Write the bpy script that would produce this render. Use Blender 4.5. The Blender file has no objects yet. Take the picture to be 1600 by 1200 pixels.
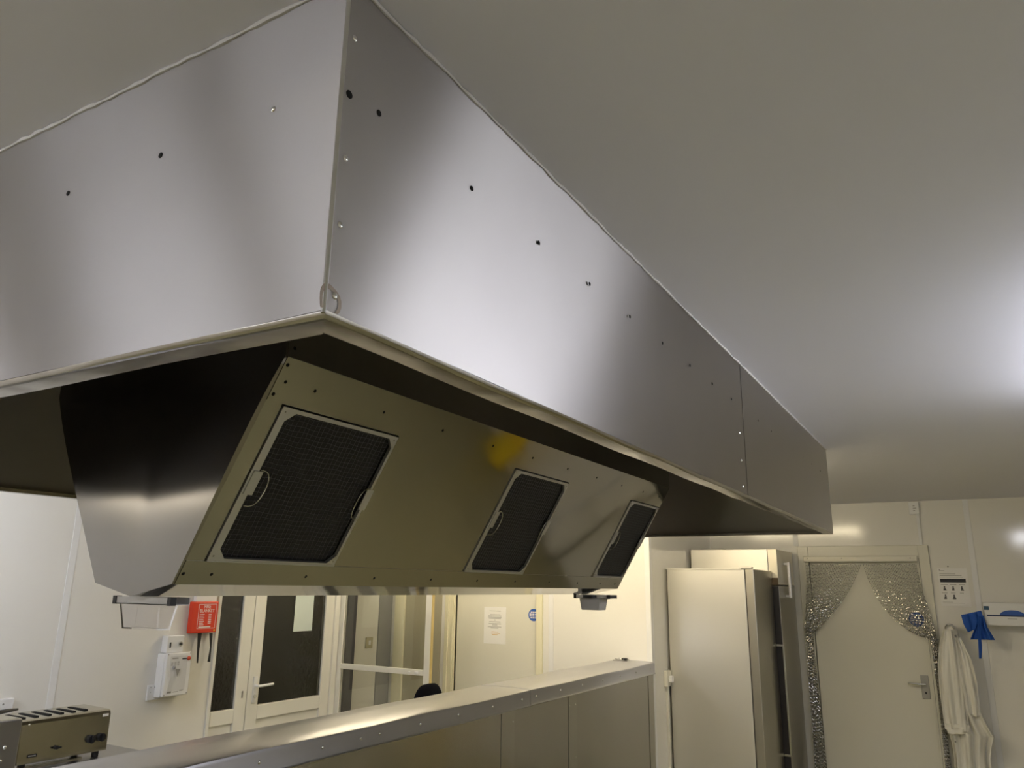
import bpy, bmesh, math, random
from mathutils import Vector, Matrix, Euler
random.seed(7)
C = bpy.context.scene.collection
PI = math.pi

# ------------------------------------------------------------------ camera
CAMZ = 1.70
F_PX = 1192.07
ROT = Euler((1.8293, -0.0142, 0.5248), 'XYZ')
cam = bpy.data.cameras.new('camera')
cam.sensor_width = 36.0
cam.lens = F_PX * 36.0 / 1600.0
cam.clip_start = 0.02
camo = bpy.data.objects.new('camera', cam)
camo.location = (0, 0, CAMZ)
camo.rotation_euler = ROT
C.objects.link(camo)
bpy.context.scene.camera = camo
RM = ROT.to_matrix()

def W(px, py, axis, val):
    """point of the plane axis=val seen at a pixel of the 1600x1200 frame"""
    d = RM @ Vector(((px - 800) / F_PX, -(py - 600) / F_PX, -1))
    i = 'xyz'.index(axis)
    t = (val - (CAMZ if i == 2 else 0)) / d[i]
    p = d * t
    p.z += CAMZ
    return p

# ------------------------------------------------------------------ materials
MATS = {}
def mat(name, color=(.8, .8, .8), rough=.5, metal=0.0, emit=None, estr=0, trans=0, ior=1.45,
        bump=None, coat=0, spec=None, aniso=0, arot=0, alpha=1):
    if name in MATS: return MATS[name]
    m = bpy.data.materials.new(name); m.use_nodes = True
    nt = m.node_tree; b = nt.nodes['Principled BSDF']
    b.inputs['Base Color'].default_value = (*color, 1)
    b.inputs['Roughness'].default_value = rough
    b.inputs['Metallic'].default_value = metal
    b.inputs['IOR'].default_value = ior
    b.inputs['Transmission Weight'].default_value = trans
    b.inputs['Coat Weight'].default_value = coat
    b.inputs['Alpha'].default_value = alpha
    if spec is not None: b.inputs['Specular IOR Level'].default_value = spec
    if aniso:
        b.inputs['Anisotropic'].default_value = aniso
        b.inputs['Anisotropic Rotation'].default_value = arot
        tg = nt.nodes.new('ShaderNodeCombineXYZ'); tg.inputs[2].default_value = 1.0
        nt.links.new(tg.outputs[0], b.inputs['Tangent'])
    if emit:
        b.inputs['Emission Color'].default_value = (*emit, 1)
        b.inputs['Emission Strength'].default_value = estr
    if bump:
        tc = nt.nodes.new('ShaderNodeTexCoord')
        last = None
        for (scale, strength, dist) in bump:
            mp = nt.nodes.new('ShaderNodeMapping')
            mp.inputs['Scale'].default_value = scale if isinstance(scale, tuple) else (scale,) * 3
            nz = nt.nodes.new('ShaderNodeTexNoise'); nz.inputs['Scale'].default_value = 1
            nz.inputs['Detail'].default_value = 1.5
            bp = nt.nodes.new('ShaderNodeBump')
            bp.inputs['Strength'].default_value = strength; bp.inputs['Distance'].default_value = dist
            nt.links.new(tc.outputs['Object'], mp.inputs[0]); nt.links.new(mp.outputs[0], nz.inputs[0])
            nt.links.new(nz.outputs[0], bp.inputs['Height'])
            if last: nt.links.new(last.outputs[0], bp.inputs['Normal'])
            last = bp
        nt.links.new(last.outputs[0], b.inputs['Normal'])
    MATS[name] = m
    return m

def add_color_noise(m, c1, c2, scale=(1, 1, 1), lo=.35, hi=.65, detail=3, rough=None):
    nt = m.node_tree; b = nt.nodes['Principled BSDF']
    tc = nt.nodes.new('ShaderNodeTexCoord'); mp = nt.nodes.new('ShaderNodeMapping')
    mp.inputs['Scale'].default_value = scale
    nz = nt.nodes.new('ShaderNodeTexNoise'); nz.inputs['Scale'].default_value = 1; nz.inputs['Detail'].default_value = detail
    cr = nt.nodes.new('ShaderNodeValToRGB')
    cr.color_ramp.elements[0].position = lo; cr.color_ramp.elements[1].position = hi
    cr.color_ramp.elements[0].color = (*c1, 1); cr.color_ramp.elements[1].color = (*c2, 1)
    nt.links.new(tc.outputs['Object'], mp.inputs[0]); nt.links.new(mp.outputs[0], nz.inputs[0])
    nt.links.new(nz.outputs[0], cr.inputs[0]); nt.links.new(cr.outputs[0], b.inputs['Base Color'])
    if rough:
        mr = nt.nodes.new('ShaderNodeMapRange')
        mr.inputs['To Min'].default_value = rough[0]; mr.inputs['To Max'].default_value = rough[1]
        mr.inputs['From Min'].default_value = lo; mr.inputs['From Max'].default_value = hi
        nt.links.new(nz.outputs[0], mr.inputs[0]); nt.links.new(mr.outputs[0], b.inputs['Roughness'])
    return m

M_ceil = mat('ceiling_paint', (.85, .85, .93), .7, bump=[(14, .2, .002)], spec=.08)
M_wall = mat('hygienic_cladding', (.80, .785, .73), .10, spec=.5, bump=[((1.1, 1.1, 1.8), .25, .012)])
M_wallw = mat('corridor_paint', (.72, .68, .55), .5)
M_floor = add_color_noise(mat('safety_floor_vinyl', (.3, .27, .14), .38), (.275, .25, .135), (.33, .305, .165), (60, 60, 60))
# brushed steel of the canopy: brushing runs horizontally, so reflections smear vertically
M_steel = add_color_noise(mat('brushed_steel', (.6, .59, .585), .30, 1.0, aniso=1.0, arot=0,
            bump=[((1.3, 1.3, .9), .3, .02)]),
            (.375, .358, .348), (.435, .417, .405), (2.2, 2.2, 1.6), .3, .7, rough=(.34, .40))
M_steeld = mat('inner_steel', (.36, .35, .33), .30, 1.0, bump=[(2.5, .3, .02)])
M_rim = mat('rolled_rim_steel', (.46, .44, .41), .20, 1.0, bump=[(5, .4, .015)])
M_pol = mat('polished_steel', (.43, .42, .39), .085, 1.0, bump=[((2.0, 1.6, 2.4), .45, .02)])
M_end = mat('satin_end_steel', (.31, .295, .285), .15, 1.0, bump=[(2.5, .2, .008)])
M_cap = mat('capping_steel', (.46, .46, .48), .30, 1.0, bump=[((7, 1.6, 7), .18, .006)])
M_panel = mat('counter_steel', (.50, .49, .46), .24, 1.0, bump=[((3, 1.8, 2.2), .5, .02)])
M_chrome = mat('bright_metal', (.75, .75, .73), .15, 1.0)
M_alu = mat('filter_frame_metal', (.62, .62, .64), .35, .8)
M_filter = mat('filter_core', (.03, .03, .035), .5, .4)
M_wire = mat('mesh_wire', (.17, .17, .20), .4, .9)
M_black = mat('black_plastic', (.012, .012, .014), .4)
M_hole = mat('hole_black', (.004, .004, .004), .9)
M_white = mat('white_plastic', (.80, .80, .79), .35)
M_upvc = mat('white_upvc', (.80, .79, .73), .28)
M_gloss = mat('gloss_white_paint', (.74, .72, .62), .25)
M_trimy = mat('cream_gloss_trim', (.80, .76, .56), .25)
M_sheetp = mat('paper', (.84, .83, .80), .6)
M_sheetg = mat('pale_paper', (.66, .74, .70), .6)
M_ink = mat('ink_black', (.03, .03, .035), .6)
M_inkg = mat('ink_grey', (.30, .29, .27), .7)
M_inkr = mat('ink_orange', (.62, .38, .10), .7)
M_blue = mat('sign_blue', (.035, .11, .42), .35)
M_cloth = mat('blue_nonwoven', (.012, .085, .40), .7, bump=[(60, .3, .002)])
M_red = mat('fire_red', (.72, .055, .02), .38)
M_dred = mat('red_button', (.6, .08, .03), .4)
M_coat = mat('white_cotton', (.80, .78, .70), .85, bump=[((16, 16, 6), .35, .006)])
M_seal = mat('sealant', (.62, .60, .58), .6, bump=[(40, .5, .004)])
M_tub = mat('clear_plastic', (.92, .92, .95), .06, trans=1.0, ior=1.12)
M_glass = mat('window_glass', (.9, .92, .9), .02, trans=1.0, ior=1.45)
M_obs = mat('wet_glass', (.75, .74, .68), .05, trans=1.0, ior=1.45, bump=[(45, .6, .004)])
M_night = mat('night_yard', (.05, .045, .035), .9)
M_fr1 = mat('fridge_side_steel', (.74, .72, .66), .38, .75, aniso=.0)
M_fr2 = mat('fridge_front_steel', (.46, .44, .38), .30, 1.0, aniso=.5, arot=0)
M_grey = mat('grey_enamel', (.33, .33, .33), .4)
M_dgrey = mat('dark_grey_door', (.10, .10, .115), .4)
M_chain = mat('chain_aluminium', (.42, .41, .38), .2, 1.0)
M_yellow = mat('yellow_plastic', (.85, .62, .02), .4)
M_toast = mat('toaster_steel', (.60, .58, .48), .16, 1.0, bump=[(4, .3, .01)])
M_warm = mat('warm_diffuser', (.9, .9, .9), .4, emit=(1.0, .85, .57), estr=22)
M_cool = mat('cool_diffuser', (.9, .9, .9), .4, emit=(.90, .92, 1.0), estr=31)
M_cool2 = mat('cool_diffuser_dim', (.9, .9, .9), .4, emit=(.90, .92, 1.0), estr=20)
M_cool3 = mat('cool_fill_low', (.9, .9, .9), .4, emit=(.90, .92, 1.0), estr=15)
M_warm2 = mat('warm_diffuser_low', (.9, .9, .9), .4, emit=(1.0, .85, .57), estr=15)
M_cream = mat('cream_fill', (.9, .9, .9), .4, emit=(1.0, .90, .70), estr=3.6)
M_stain = mat('brown_stain', (.24, .20, .155), .4, .9)

# ------------------------------------------------------------------ mesh helpers
def new(): return bmesh.new()
def box(bm, x0, x1, y0, y1, z0, z1, bevel=0):
    t = bmesh.new()
    bmesh.ops.create_cube(t, size=1)
    for v in t.verts:
        v.co = Vector(((x0 + x1) / 2 + v.co.x * (x1 - x0), (y0 + y1) / 2 + v.co.y * (y1 - y0), (z0 + z1) / 2 + v.co.z * (z1 - z0)))
    if bevel: bmesh.ops.bevel(t, geom=t.edges[:], offset=bevel, segments=2, affect='EDGES', profile=.5)
    join(bm, t); return bm
def join(bm, t, mtx=None):
    mp = {}
    for v in t.verts: mp[v] = bm.verts.new(mtx @ v.co if mtx else v.co)
    for f in t.faces:
        try:
            nf = bm.faces.new([mp[v] for v in f.verts]); nf.smooth = f.smooth
        except ValueError: pass
    t.free()
def prism(bm, pts, d):
    """pts: list of Vector outline, d: extrusion Vector"""
    a = [bm.verts.new(p) for p in pts]; b = [bm.verts.new(Vector(p) + Vector(d)) for p in pts]
    n = len(pts)
    bm.faces.new(a); bm.faces.new(b[::-1])
    for i in range(n): bm.faces.new((a[i], b[i], b[(i + 1) % n], a[(i + 1) % n]))
    return bm
def tube(bm, pts, r, seg=8, cap=True):
    pts = [Vector(p) for p in pts]; rings = []
    up = None
    for i, p in enumerate(pts):
        d = (pts[min(i + 1, len(pts) - 1)] - pts[max(i - 1, 0)]).normalized()
        if up is None:
            up = Vector((0, 0, 1)) if abs(d.z) < .9 else Vector((1, 0, 0))
        a = d.cross(up).normalized(); b_ = a.cross(d).normalized(); up = b_
        rr = r[i] if isinstance(r, (list, tuple)) else r
        rings.append([bm.verts.new(p + a * math.cos(2 * PI * k / seg) * rr + b_ * math.sin(2 * PI * k / seg) * rr) for k in range(seg)])
    for i in range(len(rings) - 1):
        for k in range(seg):
            f = bm.faces.new((rings[i][k], rings[i][(k + 1) % seg], rings[i + 1][(k + 1) % seg], rings[i + 1][k])); f.smooth = True
    if cap:
        bm.faces.new(rings[0][::-1]); bm.faces.new(rings[-1])
    return bm
def cyl(bm, a, b, r, seg=24): return tube(bm, [a, b], r, seg)
def disc_dome(bm, p, n, r, h, seg=12):
    """low domed head sitting on a surface"""
    n = Vector(n).normalized(); a = n.orthogonal().normalized(); b = n.cross(a); p = Vector(p)
    prof = [(r, -.0006), (r, h * .25), (r * .75, h * .75), (r * .3, h)]
    rings = [[bm.verts.new(p + (a * math.cos(2 * PI * k / seg) + b * math.sin(2 * PI * k / seg)) * rr + n * hh) for k in range(seg)] for rr, hh in prof]
    for i in range(3):
        for k in range(seg):
            f = bm.faces.new((rings[i][k], rings[i][(k + 1) % seg], rings[i + 1][(k + 1) % seg], rings[i + 1][k])); f.smooth = True
    bm.faces.new(rings[-1]); bm.faces.new(rings[0][::-1])
    return bm
def ob(name, bm, material, parent=None, origin=None, smooth=False, mods=None):
    bmesh.ops.recalc_face_normals(bm, faces=bm.faces[:])
    me = bpy.data.meshes.new(name)
    root = parent
    off = Vector((0, 0, 0))
    while root is not None:
        off += Vector(root.location); root = root.parent
    if parent is None and origin is not None: off = Vector(origin)
    for v in bm.verts: v.co -= off
    bm.to_mesh(me); bm.free()
    o = bpy.data.objects.new(name, me); C.objects.link(o)
    if parent is not None: o.parent = parent
    elif origin is not None: o.location = origin
    if smooth:
        for p in me.polygons: p.use_smooth = True
    elif any(p.use_smooth for p in me.polygons):
        me.set_sharp_from_angle(angle=math.radians(38))
    for mm in (material if isinstance(material, (list, tuple)) else [material]): me.materials.append(mm)
    return o
def thing(name, label, cat, loc, group=None):
    o = bpy.data.objects.new(name, None); C.objects.link(o); o.location = loc
    o.empty_display_size = .1
    o['label'] = label; o['category'] = cat
    if group: o['group'] = group
    return o
def tag(o, label, cat, group=None):
    o['label'] = label; o['category'] = cat
    if group: o['group'] = group
    return o
def struct(name, bm, m, parent=None, **k):
    o = ob(name, bm, m, parent, **k)
    if parent is None: o['kind'] = 'structure'
    return o
def text(name, s, size, p, xdir, ydir, m, parent, extr=.0004):
    cu = bpy.data.curves.new(name, 'FONT'); cu.body = s; cu.size = size; cu.align_x = 'CENTER'; cu.align_y = 'CENTER'; cu.extrude = extr
    t = bpy.data.objects.new(name + '_c', cu); C.objects.link(t)
    dg = bpy.context.evaluated_depsgraph_get(); dg.update()
    me = bpy.data.meshes.new_from_object(t.evaluated_get(dg))
    C.objects.unlink(t); bpy.data.objects.remove(t)
    xd = Vector(xdir).normalized(); yd = Vector(ydir).normalized(); zd = xd.cross(yd)
    mt = Matrix((xd, yd, zd)).transposed().to_4x4(); mt.translation = Vector(p)
    bm = bmesh.new(); bm.from_mesh(me); bpy.data.meshes.remove(me)
    for v in bm.verts: v.co = mt @ v.co
    return ob(name, bm, m, parent)

# ------------------------------------------------------------------ setting
HZ = 2.42          # ceiling
XL, XR = -4.4, 1.75   # left and right walls
YN, YF, YP = -5.0, 7.124, 5.5
XC = -2.02         # wall behind the fridges
t = .1
struct('floor', box(new(), XL - 1.6, XR + .1, YN - .1, YF + .1, -.1, 0), M_floor)
struct('ceiling', box(new(), XL - .1, XR + .1, YN - .1, YF + .1, HZ, HZ + .1), M_ceil)
# left wall with the opening of the glazed doors
DY0, DY1, DZ = 3.640, 4.835, 2.06
bm = new(); box(bm, XL - t, XL, YN, DY0, 0, HZ); box(bm, XL - t, XL, DY1, YP, 0, HZ); box(bm, XL - t, XL, DY0, DY1, DZ, HZ)
struct('wall_left', bm, M_wall)
# partition facing the camera, with the opening of the door that carries the notice
P0, P1, PZ = -3.72, -2.955, 2.03
bm = new(); box(bm, XL - t, P0, YP, YP + t, 0, HZ); box(bm, P1, XC - t, YP, YP + t, 0, HZ); box(bm, P0, P1, YP, YP + t, PZ, HZ)
struct('wall_partition', bm, M_wall)
struct('wall_side', box(new(), XC - t, XC, YP, YF, 0, HZ), M_wall)
E0, E1, EZ = -1.17, -.325, 1.965
bm = new(); box(bm, XC - t, E0, YF, YF + t, 0, HZ); box(bm, E1, XR + t, YF, YF + t, 0, HZ); box(bm, E0, E1, YF, YF + t, EZ, HZ)
struct('wall_far', bm, M_wall)
struct('wall_right', box(new(), XR, XR + t, YN, YF, 0, HZ), M_wall)
struct('wall_near', box(new(), XL - t, XR + t, YN - t, YN, 0, HZ), M_wall)
# cladding joint strips
def jstrip(n, x, y, axis, z0=0, z1=HZ):
    bm = new()
    if axis == 'x': # on an x-plane wall
        box(bm, x, x + .004, y - .02, y + .02, z0, z1, .0015)
    else:
        box(bm, x - .02, x + .02, y - .004, y, z0, z1, .0015)
    struct('trim_%d' % n, bm, M_white)
jstrip(1, XL, 2.60, 'x'); jstrip(2, XL, 1.38, 'x')
jstrip(3, .05, YF, 'y'); jstrip(4, -1.265, YF, 'y', 2.07, HZ)
jstrip(5, 1.27, YF, 'y')
bm = new(); box(bm, XC - .035, XC + .004, YP - .004, YP, 0, HZ, .001); box(bm, XC, XC + .004, YP, YP + .05, 0, HZ, .001)
struct('trim_6', bm, M_white)
jstrip(7, -2.83, YP, 'y', 0, HZ)
# lobby stripes on the left wall behind the screen door: a dark grey end panel and cream jambs
struct('trim_8', box(new(), XL, XL + .02, 4.93, 5.03, 0, 2.1, .002), M_dgrey)
struct('trim_9', box(new(), XL, XL + .012, 5.33, YP, 0, 2.1, .002), M_grey)
struct('trim_10', box(new(), -4.34, -4.235, YP - .03, YP, 0, 2.1, .004), M_trimy)
struct('trim_11', box(new(), -4.235, -3.86, YP - .012, YP, 0, 2.1, .002), mat('olive_panel', (.40, .37, .27), .4))
# dark yard outside the glazed doors
bm = new(); box(bm, XL - 1.5, XL - 1.4, DY0 - 1.2, DY1 + 1.2, 0, HZ); box(bm, XL - 1.5, XL - t, DY0 - 1.2, DY0 - 1.1, 0, HZ)
box(bm, XL - 1.5, XL - t, DY1 + 1.1, DY1 + 1.2, 0, HZ); box(bm, XL - 1.5, XL - t, DY0 - 1.2, DY1 + 1.2, HZ, HZ + .1)
struct('wall_yard', bm, M_night)

# ------------------------------------------------------------------ door_1: white door in the far wall
d1 = thing('door_1', '', '', (E0, YF, 0)); del d1['label']; del d1['category']; d1['kind'] = 'structure'
bm = new(); y0 = YF - .02
box(bm, -1.254, E0, y0, YF + .02, 0, 2.065, .004); box(bm, E1, -.25, y0, YF + .02, 0, 2.065, .004); box(bm, E0, E1, y0, YF + .02, EZ + .01, 2.065, .004)
box(bm, -1.212, -1.20, y0 - .004, y0, 0, 1.985, .001); box(bm, -.338, -.326, y0 - .004, y0, 0, 1.985, .001)
ob('frame', bm, M_gloss, d1)
bm = new(); box(bm, E0 + .004, E1 - .004, YF + .002, YF + .042, .01, EZ - .002, .003)
ob('door_leaf', bm, M_gloss, d1)
h = new()
hp = W(1446, 1073, 'y', YF)
box(h, hp.x - .028, hp.x + .028, YF - .006, YF + .004, hp.z - .09, hp.z + .085, .003)
hd = ob('handle', h, mat('satin_plate', (.40, .39, .36), .35, .6), d1)
bm = new(); tube(bm, [(hp.x, YF - .002, hp.z + .02), (hp.x, YF - .05, hp.z + .02), (hp.x - .03, YF - .055, hp.z + .02), (hp.x - .115, YF - .055, hp.z + .022)], .009, 10)
ob('lever', bm, M_chrome, hd)
bm = new(); cyl(bm, (hp.x, YF - .007, hp.z - .045), (hp.x, YF - .0062, hp.z - .045), .008, 12); ob('keyhole', bm, M_black, hd)

# ------------------------------------------------------------------ door_2: glazed double door in the left wall
d2 = thing('door_2', '', '', (XL, DY0, 0)); del d2['label']; del d2['category']; d2['kind'] = 'structure'
xf = XL + .012
bm = new()
box(bm, XL - .06, xf, DY0, DY0 + .025, 0, DZ, .003); box(bm, XL - .06, xf, DY1 - .05, DY1, 0, DZ, .003); box(bm, XL - .06, xf, DY0 + .025, DY1 - .05, DZ - .05, DZ, .003)
ob('frame', bm, M_upvc, d2)
def leaf(y0, y1, gy0, gy1, nm, par):
    bm = new(); x0, x1 = XL - .05, XL - .004
    zt = DZ - .052
    box(bm, x0, x1, y0, gy0, .02, zt, .004); box(bm, x0, x1, gy1, y1, .02, zt, .004)
    box(bm, x0, x1, gy0, gy1, .775, .868, .004); box(bm, x0, x1, gy0, gy1, .02, .14, .004); box(bm, x0, x1, gy0, gy1, zt - .11, zt, .004)
    o = ob(nm, bm, M_upvc, par)
    bm = new(); box(bm, x0 + .012, x1 - .016, gy0, gy1, .14, .775); ob('infill_panel', bm, M_upvc, o)
    bm = new(); box(bm, XL - .035, XL - .020, gy0, gy1, .868, zt - .11); ob('glass_pane', bm, M_obs, o)
    return o
l1 = leaf(DY0 + .027, 3.970, 3.680, 3.871, 'door_leaf', d2)
l2 = leaf(3.976, DY1 - .052, 4.076, 4.690, 'door_leaf', d2)
hy = W(398, 1076, 'x', XL)
bm = new(); box(bm, XL - .006, XL + .004, hy.y - .017, hy.y + .017, .885, 1.06, .003)
tube(bm, [(XL, hy.y, 1.0), (XL + .045, hy.y, 1.0), (XL + .05, hy.y + .02, 1.0), (XL + .05, hy.y + .12, 1.003)], .009, 10)
ob('door_handle', bm, M_white, l2)
bm = new(); cyl(bm, (XL + .002, hy.y, .93), (XL + .016, hy.y, .93), .012, 12); ob('lock_cylinder', bm, M_chrome, l2)
bm = new(); box(bm, XL - .004, XL + .001, 3.925, 3.935, .93, .975, .001); ob('keep', bm, M_inkg, l1)

# ------------------------------------------------------------------ door_3: door with the notice in the partition
d3 = thing('door_3', '', '', (P0, YP, 0)); del d3['label']; del d3['category']; d3['kind'] = 'structure'
bm = new()
box(bm, P0 - .10, P0, YP - .018, YP + .05, 0, PZ + .08, .004); box(bm, P1, P1 + .055, YP - .018, YP + .05, 0, PZ + .08, .004); box(bm, P0, P1, YP - .018, YP + .05, PZ, PZ + .08, .004)
box(bm, P0 - .03, P0 - .012, YP - .026, YP - .016, 0, PZ + .03, .003); box(bm, P0 - .075, P0 - .06, YP - .026, YP - .016, 0, PZ + .06, .003)
ob('frame', bm, M_trimy, d3)
bm = new(); box(bm, P0 + .003, P1 - .003, YP + .012, YP + .052, .01, PZ - .003, .003); ob('door_leaf', bm, M_gloss, d3)

# ------------------------------------------------------------------ door_4: glazed screen door standing open across the lobby
d4 = thing('door_4', '', '', (XL, 4.84, 0)); del d4['label']; del d4['category']; d4['kind'] = 'structure'
sx0, sx1, sy0, sy1 = -4.395, -3.495, 4.84, 4.875
bm = new()
box(bm, sx0, sx0 + .045, sy0, sy1, .01, 2.02, .003); box(bm, sx1 - .052, sx1, sy0, sy1, .01, 2.02, .003)
box(bm, sx0 + .045, sx1 - .052, sy0, sy1, 1.050, 1.090, .003); box(bm, sx0 + .045, sx1 - .052, sy0, sy1, 1.96, 2.02, .003); box(bm, sx0 + .045, sx1 - .052, sy0, sy1, .01, .14, .003)
fr4 = ob('door_frame', bm, M_upvc, d4)
bm = new(); box(bm, sx1 - .001, sx1 + .006, sy0 + .004, sy1 - .004, .01, 2.02, .001); ob('edge_strip', bm, mat('brass_strip', (.75, .60, .28), .3, .8), d4)
bm = new(); box(bm, sx0 + .045, sx1 - .052, sy0 + .014, sy0 + .020, 1.09, 1.96); ob('glass_pane', bm, M_glass, d4)
bm = new(); box(bm, sx0 + .045, sx1 - .052, sy0 + .014, sy0 + .020, .14, 1.05); ob('glass_pane', bm, M_glass, d4)
bm = new(); box(bm, -3.62, -3.59, sy0 - .012, sy0, 1.060, 1.078, .003); box(bm, -3.68, -3.665, sy0 - .006, sy0, 1.063, 1.073, .001); ob('latch', bm, M_white, d4)

# ------------------------------------------------------------------ extraction hood
X0, X1 = -2.765, -.570     # outer faces
Y0, Y1 = .571, 4.265
ZB = 1.979
T = .003
FL = .042                  # inward flange
hood = thing('extraction_hood', 'large brushed stainless steel extraction hood hanging from the ceiling with three mesh filters', 'extractor hood', ((X0 + X1) / 2, (Y0 + Y1) / 2, ZB))
seam = 2.461
RB = .008  # rolled lower edge radius
def wallsheet(bm, a, b, nrm, z0, z1, n=18, bow=0.0):
    """sheet from a to b (xy), outward normal nrm, with thickness T inward, slightly oil-canned"""
    a = Vector(a); b = Vector(b); nrm = Vector(nrm)
    nz = 8
    G = []
    for side in (0, 1):
        g = []
        for i in range(n + 1):
            row = []
            for j in range(nz + 1):
                u = i / n; v = j / nz
                p = a.lerp(b, u); z = z0 + (z1 - z0) * v
                off = bow * math.sin(PI * u) ** 2 * math.sin(PI * v)
                q = Vector((p.x, p.y, z)) + nrm * (off - side * T)
                row.append(bm.verts.new(q))
            g.append(row)
        G.append(g)
    for side in (0, 1):
        for i in range(n):
            for j in range(nz):
                g = G[side]
                f = bm.faces.new((g[i][j], g[i + 1][j], g[i + 1][j + 1], g[i][j + 1])); f.smooth = True
    for i in range(n):
        for j in (0, nz): bm.faces.new((G[0][i][j], G[0][i + 1][j], G[1][i + 1][j], G[1][i][j]))
    for j in range(nz):
        for i in (0, n): bm.faces.new((G[0][i][j], G[0][i][j + 1], G[1][i][j + 1], G[1][i][j]))
    return bm
ZL = ZB + RB
ob('side_panel', wallsheet(new(), (X1, Y0), (X1, seam - .0012), (1, 0, 0), ZL, HZ - .001, 24, -.004), M_steel, hood)
ob('side_panel', wallsheet(new(), (X1 + .001, seam), (X1, Y1), (1, 0, 0), ZL, HZ - .001, 16, .002), M_steel, hood)
ob('end_panel', wallsheet(new(), (X0, Y0), (X1 - T, Y0), (0, -1, 0), ZL, HZ - .001, 20, 0), M_steel, hood)
ob('end_panel', wallsheet(new(), (X0, Y1), (X1 - T, Y1), (0, 1, 0), ZL, HZ - .001), M_steel, hood)
ob('side_panel', wallsheet(new(), (X0, Y0), (X0, Y1), (-1, 0, 0), ZL, HZ - .001), M_steel, hood)
# rolled rim: quarter round then flat inward flange with a small upstand, swept along each side and mitred
def rimsweep(A, B, n_out, n_in_a, n_in_b):
    A = Vector(A); B = Vector(B); no = Vector(n_out)
    prof = []
    for k in range(6):
        a = PI / 2 * k / 5
        prof.append((-RB + RB * math.cos(a), ZL - RB * math.sin(a)))
    prof += [(-FL, ZB), (-FL, ZB + .012), (-FL + T, ZB + .012), (-FL + T, ZB + T), (-RB, ZB + T)]
    for k in range(5, -1, -1):
        a = PI / 2 * k / 5
        prof.append((-RB + (RB - T) * math.cos(a), ZL - (RB - T) * math.sin(a)))
    bm = new(); N = 30; rings = []
    for i in range(N + 1):
        u = i / N; ring = []
        for o, z in prof:
            a = A + Vector(n_in_a) * (-o); b = B + Vector(n_in_b) * (-o)
            p = a.lerp(b, u)
            ring.append(bm.verts.new(Vector((p.x, p.y, z + .0012 * math.sin(u * 23 + .5)))))
        rings.append(ring)
    m = len(prof)
    for i in range(N):
        for k in range(m):
            f = bm.faces.new((rings[i][k], rings[i][(k + 1) % m], rings[i + 1][(k + 1) % m], rings[i + 1][k])); f.smooth = (k < 6)
    bm.faces.new(rings[0]); bm.faces.new(rings[-1][::-1])
    return bm
ob('rim', rimsweep((X1, Y0), (X1, seam), (1, 0), (-1, 1), (-1, 0)), M_rim, hood)
ob('rim', rimsweep((X1, seam + .002), (X1, Y1), (1, 0), (-1, 0), (-1, -1)), M_rim, hood)
ob('rim', rimsweep((X0, Y0), (X1, Y0), (0, -1), (1, 1), (-1, 1)), M_rim, hood)
ob('rim', rimsweep((X0, Y1), (X1, Y1), (0, 1), (1, -1), (-1, -1)), M_rim, hood)
ob('rim', rimsweep((X0, Y0), (X0, Y1), (-1, 0), (1, 1), (1, -1)), M_rim, hood)
# inner roof
bm = new(); box(bm, X0 + T, X1 - T, Y0 + T, Y1 - T, HZ - .035, HZ - .030); ob('inner_roof', bm, M_steeld, hood)
# corner strip
bm = new(); tube(bm, [(X1 - .001, Y0 - .001, ZL - .004), (X1 - .001, Y0 - .001, HZ - .002)], .0030, 10)
ob('corner_trim', bm, M_chrome, hood)
# stain at the foot of the corner
def stain(bm, cx, cz, r, plane):
    n = 22; c = []
    for ring in (0, 1):
        for k in range(n):
            a = 2 * PI * k / n; rr = r * (1 - .28 * ring) * (1 + .09 * math.sin(3 * a + 1))
            u = cx + rr * math.cos(a); v = max(ZL + .0005, cz + rr * 1.25 * math.sin(a))
            c.append(bm.verts.new((X1 + .0006, u, v) if plane == 'x' else (u, Y0 - .0006, v)))
    for k in range(n): bm.faces.new((c[k], c[(k + 1) % n], c[n + (k + 1) % n], c[n + k]))
    return bm
ob('stain', stain(new(), Y0 + .006, ZB + .018, .017, 'x'), M_stain, hood)
# hem of the overlapping sheets and ceiling sealant
def caulk(pts_a, pts_b, nrm):
    a = Vector(pts_a); b = Vector(pts_b); L = (b - a).length; n = int(L / .02)
    pts = []; rr = []
    for i in range(n + 1):
        p = a.lerp(b, i / n)
        pts.append(p + Vector((0, 0, random.uniform(-.0015, .0015))) + Vector(nrm) * .001); rr.append(.0034 * random.uniform(.5, 1.3))
    return tube(new(), pts, rr, 6)
ob('sealant_bead', caulk((X1 + .001, Y0, HZ - .003), (X1 + .001, Y1, HZ - .003), (1, 0, 0)), M_seal, hood)
ob('sealant_bead', caulk((X0, Y0 - .001, HZ - .003), (X1, Y0 - .001, HZ - .003), (0, -1, 0)), M_seal, hood)
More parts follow.
